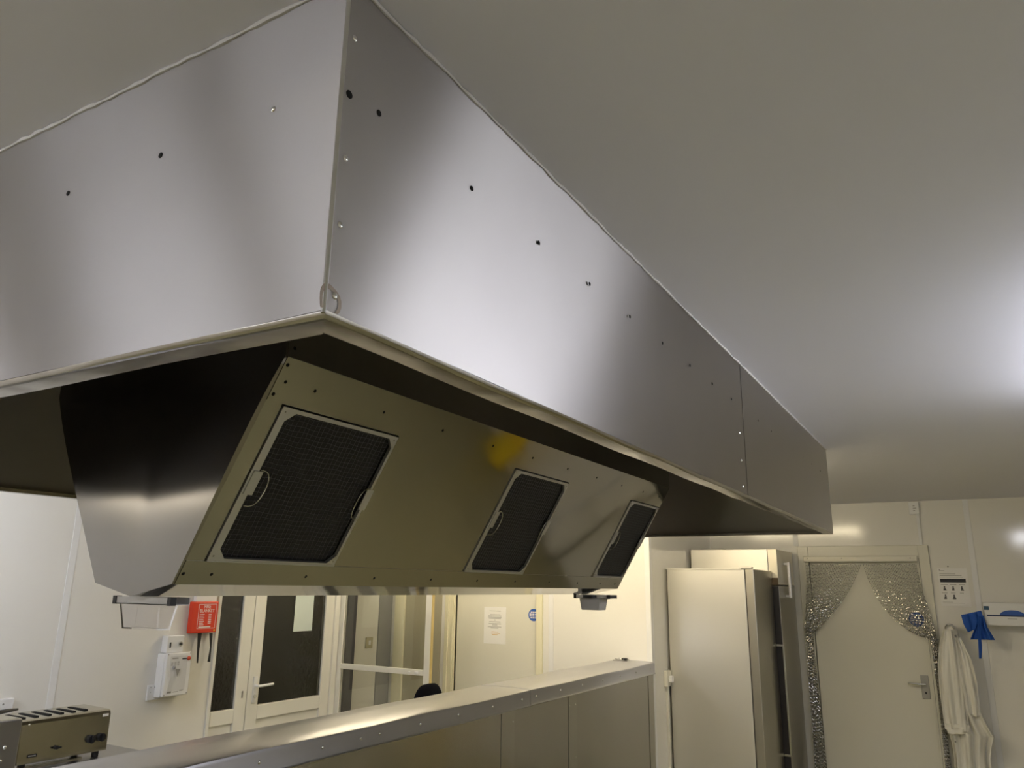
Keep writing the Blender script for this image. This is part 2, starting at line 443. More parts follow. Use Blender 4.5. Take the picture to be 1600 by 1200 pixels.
# screw holes (open) and screws
ZH = 2.269
for p in ((X1, .582, 2.262, .0052), (X1, .636, ZH, .0042), (X1, .849, ZH, .0040), (X1, 1.06, ZH, .0040), (X1, 1.269, ZH, .0040), (X1, 1.479, ZH, .0040), (X1, 1.69, ZH, .0040), (X1, 1.906, ZH, .0040), (X1, 2.115, ZH, .0040), (X1, 2.325, ZH, .004),
          (X1, 2.678, ZH, .0045), (X1, 2.89, ZH, .0045), (X1, 3.102, ZH, .0045), (X1, 3.325, ZH, .0045), (X1, 3.54, ZH, .0045), (X1, 3.76, ZH, .0045), (X1, 4.0, ZH, .0045)):
    bm = new(); disc_dome(bm, (p[0] + (.0005 if p[1] < 2.4 else .0008), p[1], p[2]), (1, 0, 0), p[3], .0012, 12); ob('plugged_hole', bm, M_hole, hood)
for x in (-.907, -1.129, -1.35):
    bm = new(); disc_dome(bm, (x, Y0 - .0004, 2.274), (0, -1, 0), .0042, .0012, 12); ob('plugged_hole', bm, M_hole, hood)
def screw(p, n, r=.0042, par=hood, m=M_chrome):
    bm = new(); disc_dome(bm, p, n, r, .0022, 14)
    s = ob('screw', bm, m, par)
    return s
for z in (2.342, 2.262 + .0, 2.178, 2.093, 2.007): 
    if z != 2.262: screw((X1 - .0, .584, z), (1, 0, 0), .0042)
screw((-.686, Y0, 2.274), (0, -1, 0), .0040)
for z in (2.176, 2.089, 2.007): screw((X1, 2.405, z), (1, 0, 0), .0045)

# ---- inner filter housing: six-sided profile
BX = -1.672; BY0, BY1 = 1.14, 3.70
HT, HB = .432, .142          # half widths at top and at the shoulders
ZT_, ZS_, ZTIP = 2.182, 1.693, 1.664
prof = [(BX - HT, HZ - .036), (BX - HT, ZT_), (BX - HB, ZS_), (BX, ZTIP), (BX + HB, ZS_), (BX + HT, ZT_), (BX + HT, HZ - .036)]
bm = new(); N1, N2 = 24, 32; G = []
for (dy) in (0, .0025):
    g = []
    for k in range(N2 + 1):
        v = k / N2; row = []
        for i in range(N1 + 1):
            u = i / N1 * 2 - 1
            # rows fan from the V shaped bottom edge up to the level top edge of the taper, then straight up
            if v <= .75:
                w = v / .75; hw_ = HB + (HT - HB) * w; z = (ZTIP + (ZS_ - ZTIP) * abs(u)) * (1 - w) + ZT_ * w
            else:
                w = (v - .75) / .25; hw_ = HT; z = ZT_ + (HZ - .036 - ZT_) * w
            x = BX + hw_ * u
            row.append(bm.verts.new((x, BY0 + .003 if dy else BY0 - .004 + (.012 - .16 * abs(x - BX)) * max(0, min(z, ZT_) - 1.70) * (1 - min(1, (max(0, z - 1.70) / .48)) ** 2), z)))
        g.append(row)
    G.append(g)
for g in G:
    for k in range(N2):
        for i in range(N1):
            f = bm.faces.new((g[k][i], g[k][i + 1], g[k + 1][i + 1], g[k + 1][i])); f.smooth = True
for k in range(N2):
    for i in (0, N1): bm.faces.new((G[0][k][i], G[0][k + 1][i], G[1][k + 1][i], G[1][k][i]))
for i in range(N1):
    for k in (0, N2): bm.faces.new((G[0][k][i], G[0][k][i + 1], G[1][k][i + 1], G[1][k][i]))
ob('housing_end', bm, M_end, hood)
bm = new(); prism(bm, [Vector((x, BY1, z)) for x, z in prof], (0, -.0025, 0)); ob('housing_end', bm, M_end, hood)
def sheet(p, q, y0, y1, m, nm, th=.002, inward=None):
    """flat sheet in the profile plane from p to q, extruded along y"""
    p = Vector((p[0], 0, p[1])); q = Vector((q[0], 0, q[1])); n = (q - p).normalized().cross(Vector((0, 1, 0)))
    c = Vector((BX, 0, 2.1))
    if n.dot(c - p) < 0: n = -n
    bm = new(); N = 20
    ys = [y0 + (y1 - y0) * i / N for i in range(N + 1)]
    A = [[bm.verts.new((a.x + o.x, y, a.z + o.z)) for a in (p, q) for o in (Vector((0, 0, 0)), n * th)] for y in ys]
    for i in range(N):
        r0, r1 = A[i], A[i + 1]
        for a, b in ((0, 2), (2, 3), (3, 1), (1, 0)): bm.faces.new((r0[a], r0[b], r1[b], r1[a]))
    bm.faces.new((A[0][0], A[0][2], A[0][3], A[0][1])); bm.faces.new((A[-1][0], A[-1][2], A[-1][3], A[-1][1]))
    return ob(nm, bm, m, hood)
yA, yB = BY0 + .0025, BY1 - .0025
sheet(prof[6], prof[5], yA, yB, M_steeld, 'housing_side'); sheet(prof[0], prof[1], yA, yB, M_steeld, 'housing_side')
sheet(prof[3], prof[4], yA, yB, M_pol, 'housing_underside'); sheet(prof[2], prof[3], yA, yB, M_pol, 'housing_underside')
# sloping filter wall (right): local frame  u along slope from shoulder up, v along y, w outward
SP = Vector((BX + HB, 0, ZS_)); SQ = Vector((BX + HT, 0, ZT_)); SL = (SQ - SP).length
SU = (SQ - SP) / SL; SN = Vector((SU.z, 0, -SU.x))
def S(u, y, w=0): 
    p = SP + SU * u + SN * w; return Vector((p.x, y, p.z))
def sbox(bm, u0, u1, y0, y1, w0, w1):
    prism(bm, [S(u0, y0, w0), S(u1, y0, w0), S(u1, y1, w0), S(u0, y1, w0)], SN * (w1 - w0)); return bm
FU0, FU1 = .060, .458
FY = [(1.190, 1.612), (2.250, 2.668), (3.318, 3.690)]
bm = new()
sbox(bm, 0, FU0, yA, yB, -.002, .0015)
ob('lower_band', bm, M_pol, hood)
bm = new(); sbox(bm, FU1 + .004, SL, yA, yB, -.002, .0015); ob('upper_band', bm, M_pol, hood)
ys = [yA] + [v for f in FY for v in f] + [yB]
for k in range(0, len(ys), 2):
    if ys[k + 1] - ys[k] > .012:
        bm = new(); sbox(bm, FU0, FU1 + .004, ys[k], ys[k + 1], -.002, 0); ob('blank_panel', bm, M_pol, hood)
# back wall of the filter openings, left slope
bm = new(); sbox(bm, FU0, FU1, yA, yB, -.06, -.055); ob('filter_backing', bm, M_hole, hood)
sheet(prof[1], prof[2], yA, yB, M_pol, 'sloping_panel')
def filt(y0, y1):
    cu = .024
    bm = new()
    u0, u1 = FU0 + .002, FU1
    y0 += .003; y1 -= .003
    # frame: outer rectangle with octagonal opening
    out = [(u0, y0), (u1, y0), (u1, y1), (u0, y1)]
    a0, a1, b0, b1 = u0 + .008, u1 - .010, y0 + .021, y1 - .009
    inn = [(a0 + cu, b0), (a1 - cu, b0), (a1, b0 + cu), (a1, b1 - cu), (a1 - cu, b1), (a0 + cu, b1), (a0, b1 - cu), (a0, b0 + cu)]
    polys = [[out[0], out[1], inn[1], inn[0]], [out[1], inn[2], inn[1]], [out[1], out[2], inn[3], inn[2]], [out[2], inn[4], inn[3]],
             [out[2], out[3], inn[5], inn[4]], [out[3], inn[6], inn[5]], [out[3], out[0], inn[7], inn[6]], [out[0], inn[0], inn[7]]]
    for pl in polys: prism(bm, [S(u, y, -.006) for u, y in pl], SN * .010)
    # outer lip
    sbox(bm, u0 - .001, u0 + .004, y0, y1, -.03, .005); sbox(bm, u1 - .004, u1, y0, y1, -.03, .005)
    f = ob('grease_filter', bm, M_alu, hood)
    bm = new(); sbox(bm, a0 - .005, a1 + .005, b0 - .005, b1 + .005, -.024, -.010); ob('filter_core', bm, M_filter, f)
    # expanded mesh: grid of wires
    bm = new()
    nu = 30; ny = 26
    for i in range(nu):
        u = a0 + (a1 - a0) * (i + .5) / nu
        c = max(0, cu - min(u - a0, a1 - u)); 
        yy = [b0 + c + (b1 - b0 - 2 * c) * k / 24 for k in range(25)]
        tube(bm, [S(u + .0015 * math.sin(k * 1.3 + i), y, -.0085) for k, y in enumerate(yy)], .00055, 4)
    for i in range(ny):
        y = b0 + (b1 - b0) * (i + .5) / ny
        c = max(0, cu - min(y - b0, b1 - y))
        uu = [a0 + c + (a1 - a0 - 2 * c) * k / 24 for k in range(25)]
        tube(bm, [S(u, y + .0015 * math.sin(k * 1.1 + i * 2), -.0085) for k, u in enumerate(uu)], .00055, 4)
    ob('wire_mesh', bm, M_wire, f)
    # lifting loops with brackets
    for side in (0, 1):
        yy = b0 - .002 if side == 0 else b1 + .002; s = 1 if side == 0 else -1
        bm = new(); sbox(bm, .236, .296, yy - .013, yy + .013, .004, .0065)
        br = ob('handle_bracket', bm, M_alu, f)
        bm = new(); L = []
        for k in range(25):
            a = PI * k / 24 - PI / 2
            L.append(S(.262 + .046 * math.sin(a) - .008, yy + s * (.004 + .034 * math.cos(a) ** .6 if math.cos(a) > 0 else .004), .007 + .004 * math.cos(a)))
        tube(bm, L, .0013, 6); ob('wire_handle', bm, M_chrome, f)
    for u in (u0 + .014, u1 - .012):
        for y in (y0 + .012, y1 - .012):
            bm = new(); disc_dome(bm, S(u, y, .004), SN, .0024, .001, 8); ob('rivet', bm, M_inkg, f)
    return f
for f in FY: filt(*f)
# holes along both bands
for y in (1.151, 1.227, 1.528, 1.805, 2.089, 2.368, 2.640, 2.925, 3.200, 3.45, 3.63):
    bm = new(); disc_dome(bm, S(.027, y, .0015), SN, .0042, .0012, 10); ob('plugged_hole', bm, M_hole, hood)
for y in (1.168, 1.26, 1.511, 1.777, 2.057, 2.322, 2.60, 2.87, 3.14, 3.40, 3.62):
    bm = new(); disc_dome(bm, S(.512, y, .0015), SN, .0042, .0012, 10); ob('plugged_hole', bm, M_hole, hood)
for u in (.478, .55):
    bm = new(); disc_dome(bm, S(u, 1.152, .0015), SN, .0045, .0012, 10); ob('plugged_hole', bm, M_hole, hood)
bm = new(); disc_dome(bm, (BX + HT + .0002, 1.160, 2.205), (1, 0, 0), .0045, .0012, 10); ob('plugged_hole', bm, M_hole, hood)

# ------------------------------------------------------------------ grease drawers under the housing
def drawer(yc, x0, x1, lab, w=.025, bl=.027, br=.040):
    d = thing('grease_drawer', lab, 'grease tray', ((x0 + x1) / 2, yc, 1.59))
    bm = new()
    zt = 1.663
    # channel bracket: two cheeks and a bottom lip
    box(bm, x0 - bl, x1 + br, yc - w, yc - w + .002, 1.646, zt, 0)
    box(bm, x0 - bl, x1 + br, yc + w - .002, yc + w, 1.646, zt, 0)
    box(bm, x0 - bl, x1 + br, yc - w, yc + w, 1.646, 1.648)
    ob('bracket', bm, mat('galvanised_bracket', (.42, .41, .40), .35, .6), d)
    bm = new(); box(bm, x1 + br - .012, x1 + br + .001, yc - w - .002, yc - w + .014, 1.645, 1.6635, .001); ob('end_stop', bm, M_black, d)
    bm = new(); box(bm, x0 - bl - .001, x0 - bl + .012, yc - w - .002, yc - w + .014, 1.645, 1.664, .001); ob('end_stop', bm, M_black, d)
    # tapered tub, open top
    bm = new(); th = .003
    def ring(z, ins): return [bm.verts.new(p) for p in ((x0 + ins, yc - w + ins, z), (x1 - ins, yc - w + ins, z), (x1 - ins, yc + w - ins, z), (x0 + ins, yc + w - ins, z))]
    r = [ring(1.6455, 0), ring(1.590, .008), ring(1.590 + th, .008 + th), ring(1.6455, th)]
    for a, b in ((0, 1), (2, 3), (3, 0)):
        for k in range(4): bm.faces.new((r[a][k], r[a][(k + 1) % 4], r[b][(k + 1) % 4], r[b][k]))
    bm.faces.new(r[1]); bm.faces.new(r[2][::-1])
    ob('tub', bm, M_tub if yc < 2 else mat('smoky_plastic', (.50, .48, .46), .3, trans=.15), d)
    return d
drawer(1.187, -1.745, -1.60, 'clear plastic grease tub in a steel bracket under the near end of the hood')
d = drawer(3.60, -1.67, -1.563, 'small grey grease tub in a steel bracket under the far end of the hood', .05, .03, .05)
bm = new(); cyl(bm, (-1.615, 3.56, 1.6485), (-1.615, 3.56, 1.662), .038, 20); ob('drain_cap', bm, M_black, d)

# ------------------------------------------------------------------ steel clad half wall
PXF, PXB, PZT = -2.0, -2.31, 1.187
PY0, PY1 = .55, 5.497
hw = thing('half_wall', 'long waist high half wall clad in stainless steel running to the far doorway corner', 'half wall', ((PXF + PXB) / 2, 3, 0))
bm = new(); box(bm, PXB + .02, PXF - .022, PY0 + .01, PY1, 0, PZT - .004); ob('core', bm, M_panel, hw)
bounds = [PY0 + .005, 1.9, 3.46, 4.18, 5.40, PY1]
for a, b in zip(bounds[:-1], bounds[1:]):
    bm = new(); box(bm, PXF - .021, PXF - .016, a + .0008, b - .0008, .005, PZT - .05, .0006); ob('facing_panel', bm, M_panel, hw)
for a, b in ((1.85, 1.96), (3.398, 3.522), (4.129, 4.232), (5.395, 5.494)):
    bm = new(); box(bm, PXF - .016, PXF - .0125, a, b, .006, PZT - .0725, .0008); s = ob('cover_strap', bm, mat('strap_steel', (.53, .52, .49), .22, 1.0, bump=[(6, .3, .01)]), hw)
    for z in (1.055, .78, .5):
        for y in ((a + .015, b - .015) if b < 5.4 else (b - .03,)):
            bm = new(); disc_dome(bm, (PXF - .0125, y, z), (1, 0, 0), .004, .002, 10); ob('rivet', bm, M_chrome, s)
segs = [PY0, 2.412, 3.662, PY1]
for k in range(3):
    a, b = segs[k], segs[k + 1]
    e = 0 if k != 1 else -.0012
    # cross-section: hemmed flange, rounded top edge, gently crowned top, far edge
    pr = [(PXF - .012, PZT - .076), (PXF + .002, PZT - .077), (PXF + .0045, PZT - .073), (PXF, PZT - .067), (PXF, PZT - .012), (PXF - .004, PZT - .003), (PXF - .012, PZT),
          (PXF - .10, PZT + .003), (PXF - .2, PZT + .003), (PXB + .01, PZT), (PXB + .002, PZT - .004), (PXB, PZT - .012), (PXB, PZT - .07), (PXB + .003, PZT - .07),
          (PXB + .003, PZT - .012), (PXB + .012, PZT - .003), (PXF - .016, PZT - .003), (PXF - .004, PZT - .012), (PXF - .004, PZT - .070), (PXF - .012, PZT - .072)]
    bm = new(); N = max(8, int((b - a) / .05)); rings = []
    for i in range(N + 1):
        y = a + (b - a - (.0015 if k < 2 else 0)) * i / N
        rings.append([bm.verts.new((x + e, y, z + .0016 * math.sin(y * 7 + 1) * (1 if z > PZT - .01 else 0) + e)) for x, z in pr])
    m = len(pr)
    for i in range(N):
        for j in range(m):
            f = bm.faces.new((rings[i][j], rings[i][(j + 1) % m], rings[i + 1][(j + 1) % m], rings[i + 1][j])); f.smooth = True
    bm.faces.new(rings[0]); bm.faces.new(rings[-1][::-1])
    o = ob('capping', bm, M_cap, hw)
for y in (1.60, 1.88, 2.162, 2.36, 2.47, 2.726, 3.005, 3.29, 3.572, 3.721, 4.001, 4.282, 4.577, 4.853, 5.13, 5.40):
    bm = new(); disc_dome(bm, (PXF + (-.0012 if 2.412 < y < 3.66 else 0), y, 1.150), (1, 0, 0), .0060, .0034, 12); ob('rivet', bm, M_chrome, hw)

# bunch of keys on the capping
kz = PZT + .003
ky = thing('key_bunch', 'small bunch of dark keys lying on the far end of the steel half wall', 'keys', (-2.25, 5.40, kz))
bm = new(); tube(bm, [(-2.23 + .018 * math.cos(a), 5.44 + .018 * math.sin(a), kz + .012 + .008 * math.sin(a * 2)) for a in [2 * PI * k / 20 for k in range(21)]], .0013, 6); ob('key_ring', bm, M_chrome, ky)
for (dx, dy, an, L) in ((-.01, -.02, -1.9, .055), (.0, .02, .3, .05), (-.02, .01, 2.6, .045)):
    c0 = Vector((-2.235 + dx, 5.44 + dy, kz + .004)); dr = Vector((math.cos(an), math.sin(an), .02))
    bm = new(); cyl(bm, c0, c0 + Vector((0, 0, .004)), .013, 14)
    tube(bm, [c0 + dr * .01 + Vector((0, 0, .002)), c0 + dr * L + Vector((0, 0, .002))], .0032, 6)
    ob('key', bm, M_inkg, ky)
bm = new(); box(bm, -2.235, -2.20, 5.45, 5.50 - .01, kz, kz + .016, .005); ob('fob', bm, M_black, ky)

# ------------------------------------------------------------------ black chair behind the half wall
cx, cy = -2.9, 4.02
ch = thing('office_chair', 'black round backed chair showing just above the steel half wall', 'chair', (cx, cy, 0))
pl = W(650, 1086, 'x', cx); pr_ = W(688, 1080, 'x', cx); pt = W(670, 1068, 'x', cx)
bm = new(); r = (pr_.y - pl.y) / 2 + .02; yc = (pl.y + pr_.y) / 2; zc = pt.z - .13
N = 16; M2 = 12; rings = []
for i in range(N + 1):
    a = PI * i / N
    ring = []
    for k in range(M2):
        b = 2 * PI * k / M2
        ring.append(bm.verts.new((cx + .035 * math.sin(a) ** .5 * math.cos(b), yc + (.165) * math.sin(a) ** .6 * math.sin(b), zc - .25 + .38 * (.5 + .5 * math.cos(a)) * 1.0)))
    rings.append(ring)
for i in range(N):
    for k in range(M2): bm.faces.new((rings[i][k], rings[i][(k + 1) % M2], rings[i + 1][(k + 1) % M2], rings[i + 1][k]))
bmesh.ops.remove_doubles(bm, verts=bm.verts[:], dist=1e-5)
ob('backrest', bm, mat('black_fabric', (.004, .004, .007), .95, spec=.1), ch, smooth=True)
bm = new(); box(bm, cx + .02, cx + .46, yc - .22, yc + .22, .44, .51, .02); ob('seat', bm, M_black, ch)
bm = new(); tube(bm, [(cx, yc, zc - .2), (cx, yc, .55), (cx + .05, yc, .42), (cx + .2, yc, .42)], .015, 8); ob('back_post', bm, M_black, ch)
bm = new(); cyl(bm, (cx + .24, yc, .09), (cx + .24, yc, .44), .025, 12)
ob('column', bm, M_black, ch)
for k in range(5):
    a = 2 * PI * k / 5
    bm = new(); tube(bm, [(cx + .24, yc, .10), (cx + .24 + .26 * math.cos(a), yc + .26 * math.sin(a), .07)], [.022, .012], 8)
    cyl(bm, (cx + .24 + .26 * math.cos(a), yc + .26 * math.sin(a) - .01, .028), (cx + .24 + .26 * math.cos(a), yc + .26 * math.sin(a) + .01, .028), .028, 12)
    ob('leg', bm, M_black, ch)

# ------------------------------------------------------------------ worktop, toaster and appliance on the left
TZ = .855
wt = thing('worktop_table', 'stainless steel worktop table behind the half wall carrying the toaster', 'table', (-4.05, 1.7, 0))
bm = new(); box(bm, -4.37, -3.62, .7, 2.75, TZ - .04, TZ, .003); ob('top', bm, M_cap, wt)
for x in (-4.32, -3.68):
    for y in (.76, 2.69):
        bm = new(); box(bm, x - .02, x + .02, y - .02, y + .02, 0, TZ - .04, .002); ob('leg', bm, M_panel, wt)
bm = new(); box(bm, -4.33, -3.66, .75, 2.70, .20, .225, .002); ob('undershelf', bm, M_panel, wt)
XT = -3.80
A_ = W(38, 1127, 'x', XT); B_ = W(174, 1107, 'x', XT); Cc = W(167, 1171, 'x', XT)
ty0, ty1, tz1, tz0 = A_.y - .005, B_.y, (A_.z + B_.z) / 2, Cc.z
XB = -4.03
to = thing('toaster', 'stainless steel six slot catering toaster with two black dials on the worktop', 'toaster', (-3.9, (ty0 + ty1) / 2, TZ))
bm = new()
# front leans: profile in xz, extruded in y
pf = [(XT + .002, tz0), (XT, tz1 - .02), (XT - .006, tz1 - .006), (XT - .02, tz1), (XB, tz1 + .004), (XB, tz0)]
prism(bm, [Vector((x, ty0, z)) for x, z in pf], (0, ty1 - ty0, 0)); ob('casing', bm, M_toast, to)
n = 6
for k in range(n):
    y = ty0 + .03 + (ty1 - ty0 - .13) * k / (n - 1)
    bm = new(); box(bm, XB + .035, XT - .05, y - .009, y + .009, tz1 + .0005, tz1 + .0055, .0); ob('slot', bm, M_hole, to)
for q in ((143, 1155), (159, 1152)):
    p = W(q[0], q[1], 'x', XT + .012)
    bm = new(); cyl(bm, (XT + .001, p.y, p.z), (XT + .02, p.y, p.z), .0185, 20); box(bm, XT + .02, XT + .028, p.y - .004, p.y + .004, p.z - .016, p.z + .016, .001); ob('dial', bm, M_black, to)
p = W(89, 1168, 'x', XT + .01)
bm = new(); cyl(bm, (XT, p.y, p.z), (XT + .012, p.y, p.z), .009, 14); box(bm, XT + .004, XT + .02, p.y - .016, p.y + .018, p.z - .004, p.z + .004, .001); ob('eject_lever', bm, M_black, to)
p = W(50, 1181, 'x', XT + .003); bm = new(); box(bm, XT, XT + .003, p.y - .022, p.y + .022, p.z - .007, p.z + .007); bd = ob('badge', bm, M_black, to)
bm = new(); box(bm, XT + .003, XT + .0035, p.y - .017, p.y + .017, p.z - .0025, p.z + .0025); ob('badge_lettering', bm, M_alu, bd)
p = W(166, 1117, 'x', XT); bm = new(); box(bm, XT, XT + .0015, p.y - .018, p.y + .012, p.z - .006, p.z + .006); ob('sticker', bm, M_sheetp, to)
p = W(46, 1133, 'x', XT); bm = new(); disc_dome(bm, (XT, p.y, p.z), (1, 0, 0), .006, .004); ob('rivet', bm, M_chrome, to)
bm = new(); box(bm, XT - .03, XT + .004, ty0 + .02, ty1 - .12, tz0 - .024, tz0 - .012, .002); ob('crumb_tray', bm, M_toast, to)
for x in (XT - .03, XB + .03):
    for y in (ty0 + .04, ty1 - .035):
        bm = new(); box(bm, x - .012, x + .012, y - .012, y + .012, TZ, tz0, .002); ob('foot', bm, M_black, to)
# neighbouring appliance
XA = -3.70
q1 = W(41, 1122, 'x', XA)
ap = thing('water_boiler', 'plain grey steel catering appliance at the left edge beside the toaster', 'appliance', (-3.85, q1.y - .22, TZ))
ay1 = q1.y; az1 = q1.z
bm = new(); box(bm, -4.05, XA - .02, ay1 - .5, ay1, TZ + .02, az1, .012); ob('casing', bm, M_grey if False else M_toast, ap)
bm = new(); box(bm, XA - .0195, XA, ay1 - .5, ay1 - .012, TZ + .03, az1 - .002, .006); ob('front_panel', bm, mat('dull_steel', (.34, .33, .32), .35, .9), ap)
for q in ((7, 1168), (0, 1190)):
    p = W(q[0], q[1], 'x', XA); bm = new(); disc_dome(bm, (XA, p.y, p.z), (1, 0, 0), .008, .006); ob('knob', bm, M_chrome, ap)
for y in (ay1 - .46, ay1 - .04):
    bm = new(); box(bm, -4.03, XA - .03, y - .02, y + .02, TZ, TZ + .02, .002); ob('foot', bm, M_black, ap)
# white card reader style box on top with black cable
p0 = W(0, 1099, 'x', XL + .06); p1 = W(27, 1093, 'x', XL + .06); p2 = W(27, 1109, 'x', XL + .06)
sb = thing('socket_outlet', 'white double socket box on the left wall above the grey appliance', 'socket', (XL, p1.y - .08, (p1.z + p2.z) / 2))
bm = new(); box(bm, XL, XL + .035, p1.y - .18, p1.y, p2.z - .035, p1.z + .005, .004); ob('back_box', bm, M_white, sb)
p = W(2, 1101, 'x', XL + .036); bm = new(); disc_dome(bm, (XL + .035, p.y + .01, p.z), (1, 0, 0), .005, .002); ob('screw', bm, M_inkg, sb)
cp = [W(28, 1108, 'x', XL + .06), W(15, 1110, 'x', XL + .07), W(0, 1113, 'x', XL + .08), W(-30, 1120, 'x', XL + .1), W(-60, 1160, 'x', XL + .12)]
tag(ob('cable', tube(new(), cp, [.005, .009, .011, .009, .008], 8), M_black, None, origin=tuple(cp[0])), 'thick black power cable looping below the white socket box at the left edge', 'cable')

# ------------------------------------------------------------------ wall fittings on the left wall
def rect(q0, q1, x):  # px corner top-left, bottom-right -> y0,y1,z0,z1 on x plane
    a = W(*q0, 'x', x); b = W(*q1, 'x', x); return a.y, b.y, b.z, a.z
# key switch plate above the interlock
f = XL + .055
ya, yb = W(262, 1000, 'x', f).y, W(288, 1000, 'x', f).y
zb_, za_ = W(270, 1020, 'x', f).z, W(275, 993, 'x', f).z
ks = thing('key_switch', 'small white key switch box above the gas interlock panel', 'switch', (XL, ya, zb_))
bm = new(); box(bm, XL, f, ya, yb, zb_, za_, .005); ob('housing', bm, M_white, ks)
p = W(281, 1006, 'x', f); bm = new(); cyl(bm, (f, p.y, p.z), (f + .012, p.y, p.z), .014, 18); ob('key_barrel', bm, M_chrome, ks)
bm = new(); cyl(bm, (f + .012, p.y - .003, p.z), (f + .022, p.y - .003, p.z), .006, 10); ob('key', bm, M_black, ks)
p = W(266, 1008, 'x', f); bm = new(); box(bm, f, f + .003, p.y - .005, p.y + .005, p.z - .016, p.z + .016, .001); ob('rocker', bm, M_dred if False else M_ink, ks)
# interlock panel
f = XL + .085
y0_, y1_ = W(258, 1050, 'x', f).y, W(297, 1050, 'x', f).y
z0_, z1_ = W(275, 1087, 'x', f).z, W(275, 1020, 'x', f).z
ip = thing('gas_interlock_panel', 'white gas interlock control box with red button on the left wall', 'control panel', (XL, y0_, z0_))
bm = new(); box(bm, XL, f - .02, y0_ - .004, y1_ + .004, z0_ - .004, min(z1_ + .004, zb_ - .002), .006); ob('enclosure', bm, M_white, ip)
bm = new(); box(bm, f - .02, f, y0_, y1_, z0_, z1_, .006); ob('lid', bm, M_white, ip)
bm = new(); box(bm, f, f + .0008, y0_ + .03, y1_ - .03, z0_ + .03, z1_ - .02); lb = ob('fascia', bm, mat('silver_fascia', (.66, .66, .65), .4), ip)
W_, H_ = y1_ - y0_, z1_ - z0_
def ibar(u0, u1, v0, v1, m=M_inkg, nm='print_line'):
    bm = new(); box(bm, f + .0008, f + .0013, y0_ + W_ * u0, y0_ + W_ * u1, z0_ + H_ * v0, z0_ + H_ * v1); ob(nm, bm, m, lb)
ibar(.22, .46, .86, .885); ibar(.62, .80, .835, .865, M_ink)
for r_ in range(4):
    for c_ in range(3): ibar(.20 + c_ * .12, .28 + c_ * .12, .78 - r_ * .025, .79 - r_ * .025)
ibar(.16, .32, .075, .115); ibar(.36, .6, .09, .1); ibar(.64, .78, .105, .125)
bm = new(); disc_dome(bm, (f + .0008, y0_ + W_ * .88, z0_ + H_ * .85), (1, 0, 0), .0125, .012, 18); ob('stop_button', bm, M_dred, ip)
bm = new(); disc_dome(bm, (f + .0008, y0_ + W_ * .32, z0_ + H_ * .66), (1, 0, 0), .011, .01, 16); ob('key_switch', bm, M_grey, ip)
bm = new(); prism(bm, [Vector((f + .006, y0_ + W_ * .38, z0_ + H_ * .62)), Vector((f + .006, y0_ + W_ * .55, z0_ + H_ * .62)), Vector((f + .006, y0_ + W_ * .46, z0_ + H_ * .45))], (.003, 0, 0)); ob('key_fob', bm, M_inkg, ip)
for u in (.06, .94):
    for v in (.04, .97):
        bm = new(); disc_dome(bm, (f, y0_ + W_ * u, z0_ + H_ * v), (1, 0, 0), .004, .001, 8); ob('screw', bm, M_inkg, ip)
# fused spur left of it
yy0, yy1 = W(228, 1085, 'x', XL).y, W(246, 1085, 'x', XL).y
sp = thing('fused_spur', 'small white fused switch plate low left of the gas interlock panel', 'socket', (XL, yy0, 1.0))
z_a, z_b = W(236, 1094, 'x', XL).z, W(236, 1070, 'x', XL).z
bm = new(); box(bm, XL, XL + .012, yy0, yy1 + .01, z_a, z_b, .003); ob('plate', bm, M_white, sp)
bm = new(); box(bm, XL + .012, XL + .014, yy0 + .045, yy0 + .072, z_b - .018, z_b - .010); ob('neon', bm, M_ink, sp)
bm = new(); box(bm, XL + .012, XL + .017, yy0 + .055, yy0 + .072, z_b - .055, z_b - .028, .001); ob('rocker', bm, M_white, sp)
for dy, dz in ((.02, .014), (.02, .042), (.083, .042)):
    bm = new(); disc_dome(bm, (XL + .012, yy0 + dy, z_b - dz), (1, 0, 0), .003, .001, 8); ob('screw', bm, M_inkg, sp)
# fire blanket
f = XL + .045
by0, by1 = W(300, 965, 'x', f).y, W(340, 965, 'x', f).y
bz0, bz1 = W(318, 989, 'x', f).z, W(320, 940, 'x', f).z
fb = thing('fire_blanket', 'red FIRE BLANKET case with two black pull tapes beside the glazed door', 'fire blanket', (XL, by0, bz0))
bm = new(); box(bm, XL + .005, f, by0, by1, bz0, bz1, .006); ob('case', bm, M_red, fb)
bm = new(); box(bm, XL + .001, f - .012, by0 + .03, by1 - .012, bz1, bz1 + .055, .002); ob('hanging_card', bm, M_sheetp, fb)
bw, bh = by1 - by0, bz1 - bz0; ymid = (by0 + by1) / 2 + .012
M_wt = mat('white_print', (.86, .80, .78), .5)
text('lettering', 'FIRE', .030, (f + .0006, ymid, bz0 + bh * .83), (0, 1, 0), (0, 0, 1), M_wt, fb)
text('lettering', 'BLANKET', .027, (f + .0006, ymid, bz0 + bh * .70), (0, 1, 0), (0, 0, 1), M_wt, fb)
bm = new()
u0, u1, v0, v1 = by0 + bw * .22, by1 - bw * .08, bz0 + bh * .14, bz1 - bh * .08
for a in ((u0, u1, v0, v0 + .0025), (u0, u1, v1 - .0025, v1), (u0, u0 + .0025, v0, v1), (u1 - .0025, u1, v0, v1)): box(bm, f, f + .0008, *a)
ob('printed_border', bm, M_wt, fb)
bm = new()
for k in range(7):
    v = bz0 + bh * (.58 - k * .055)
    box(bm, f, f + .0008, u0 + .012, u0 + .050 - .006 * (k % 2), v, v + .004); 
    if k < 6: box(bm, f, f + .0008, u0 + .082, u0 + .105, v - .002, v + .003)
box(bm, f, f + .0008, u0 + .012, u0 + .105, bz0 + bh * .17, bz0 + bh * .21)
ob('printed_instructions', bm, M_wt, fb)
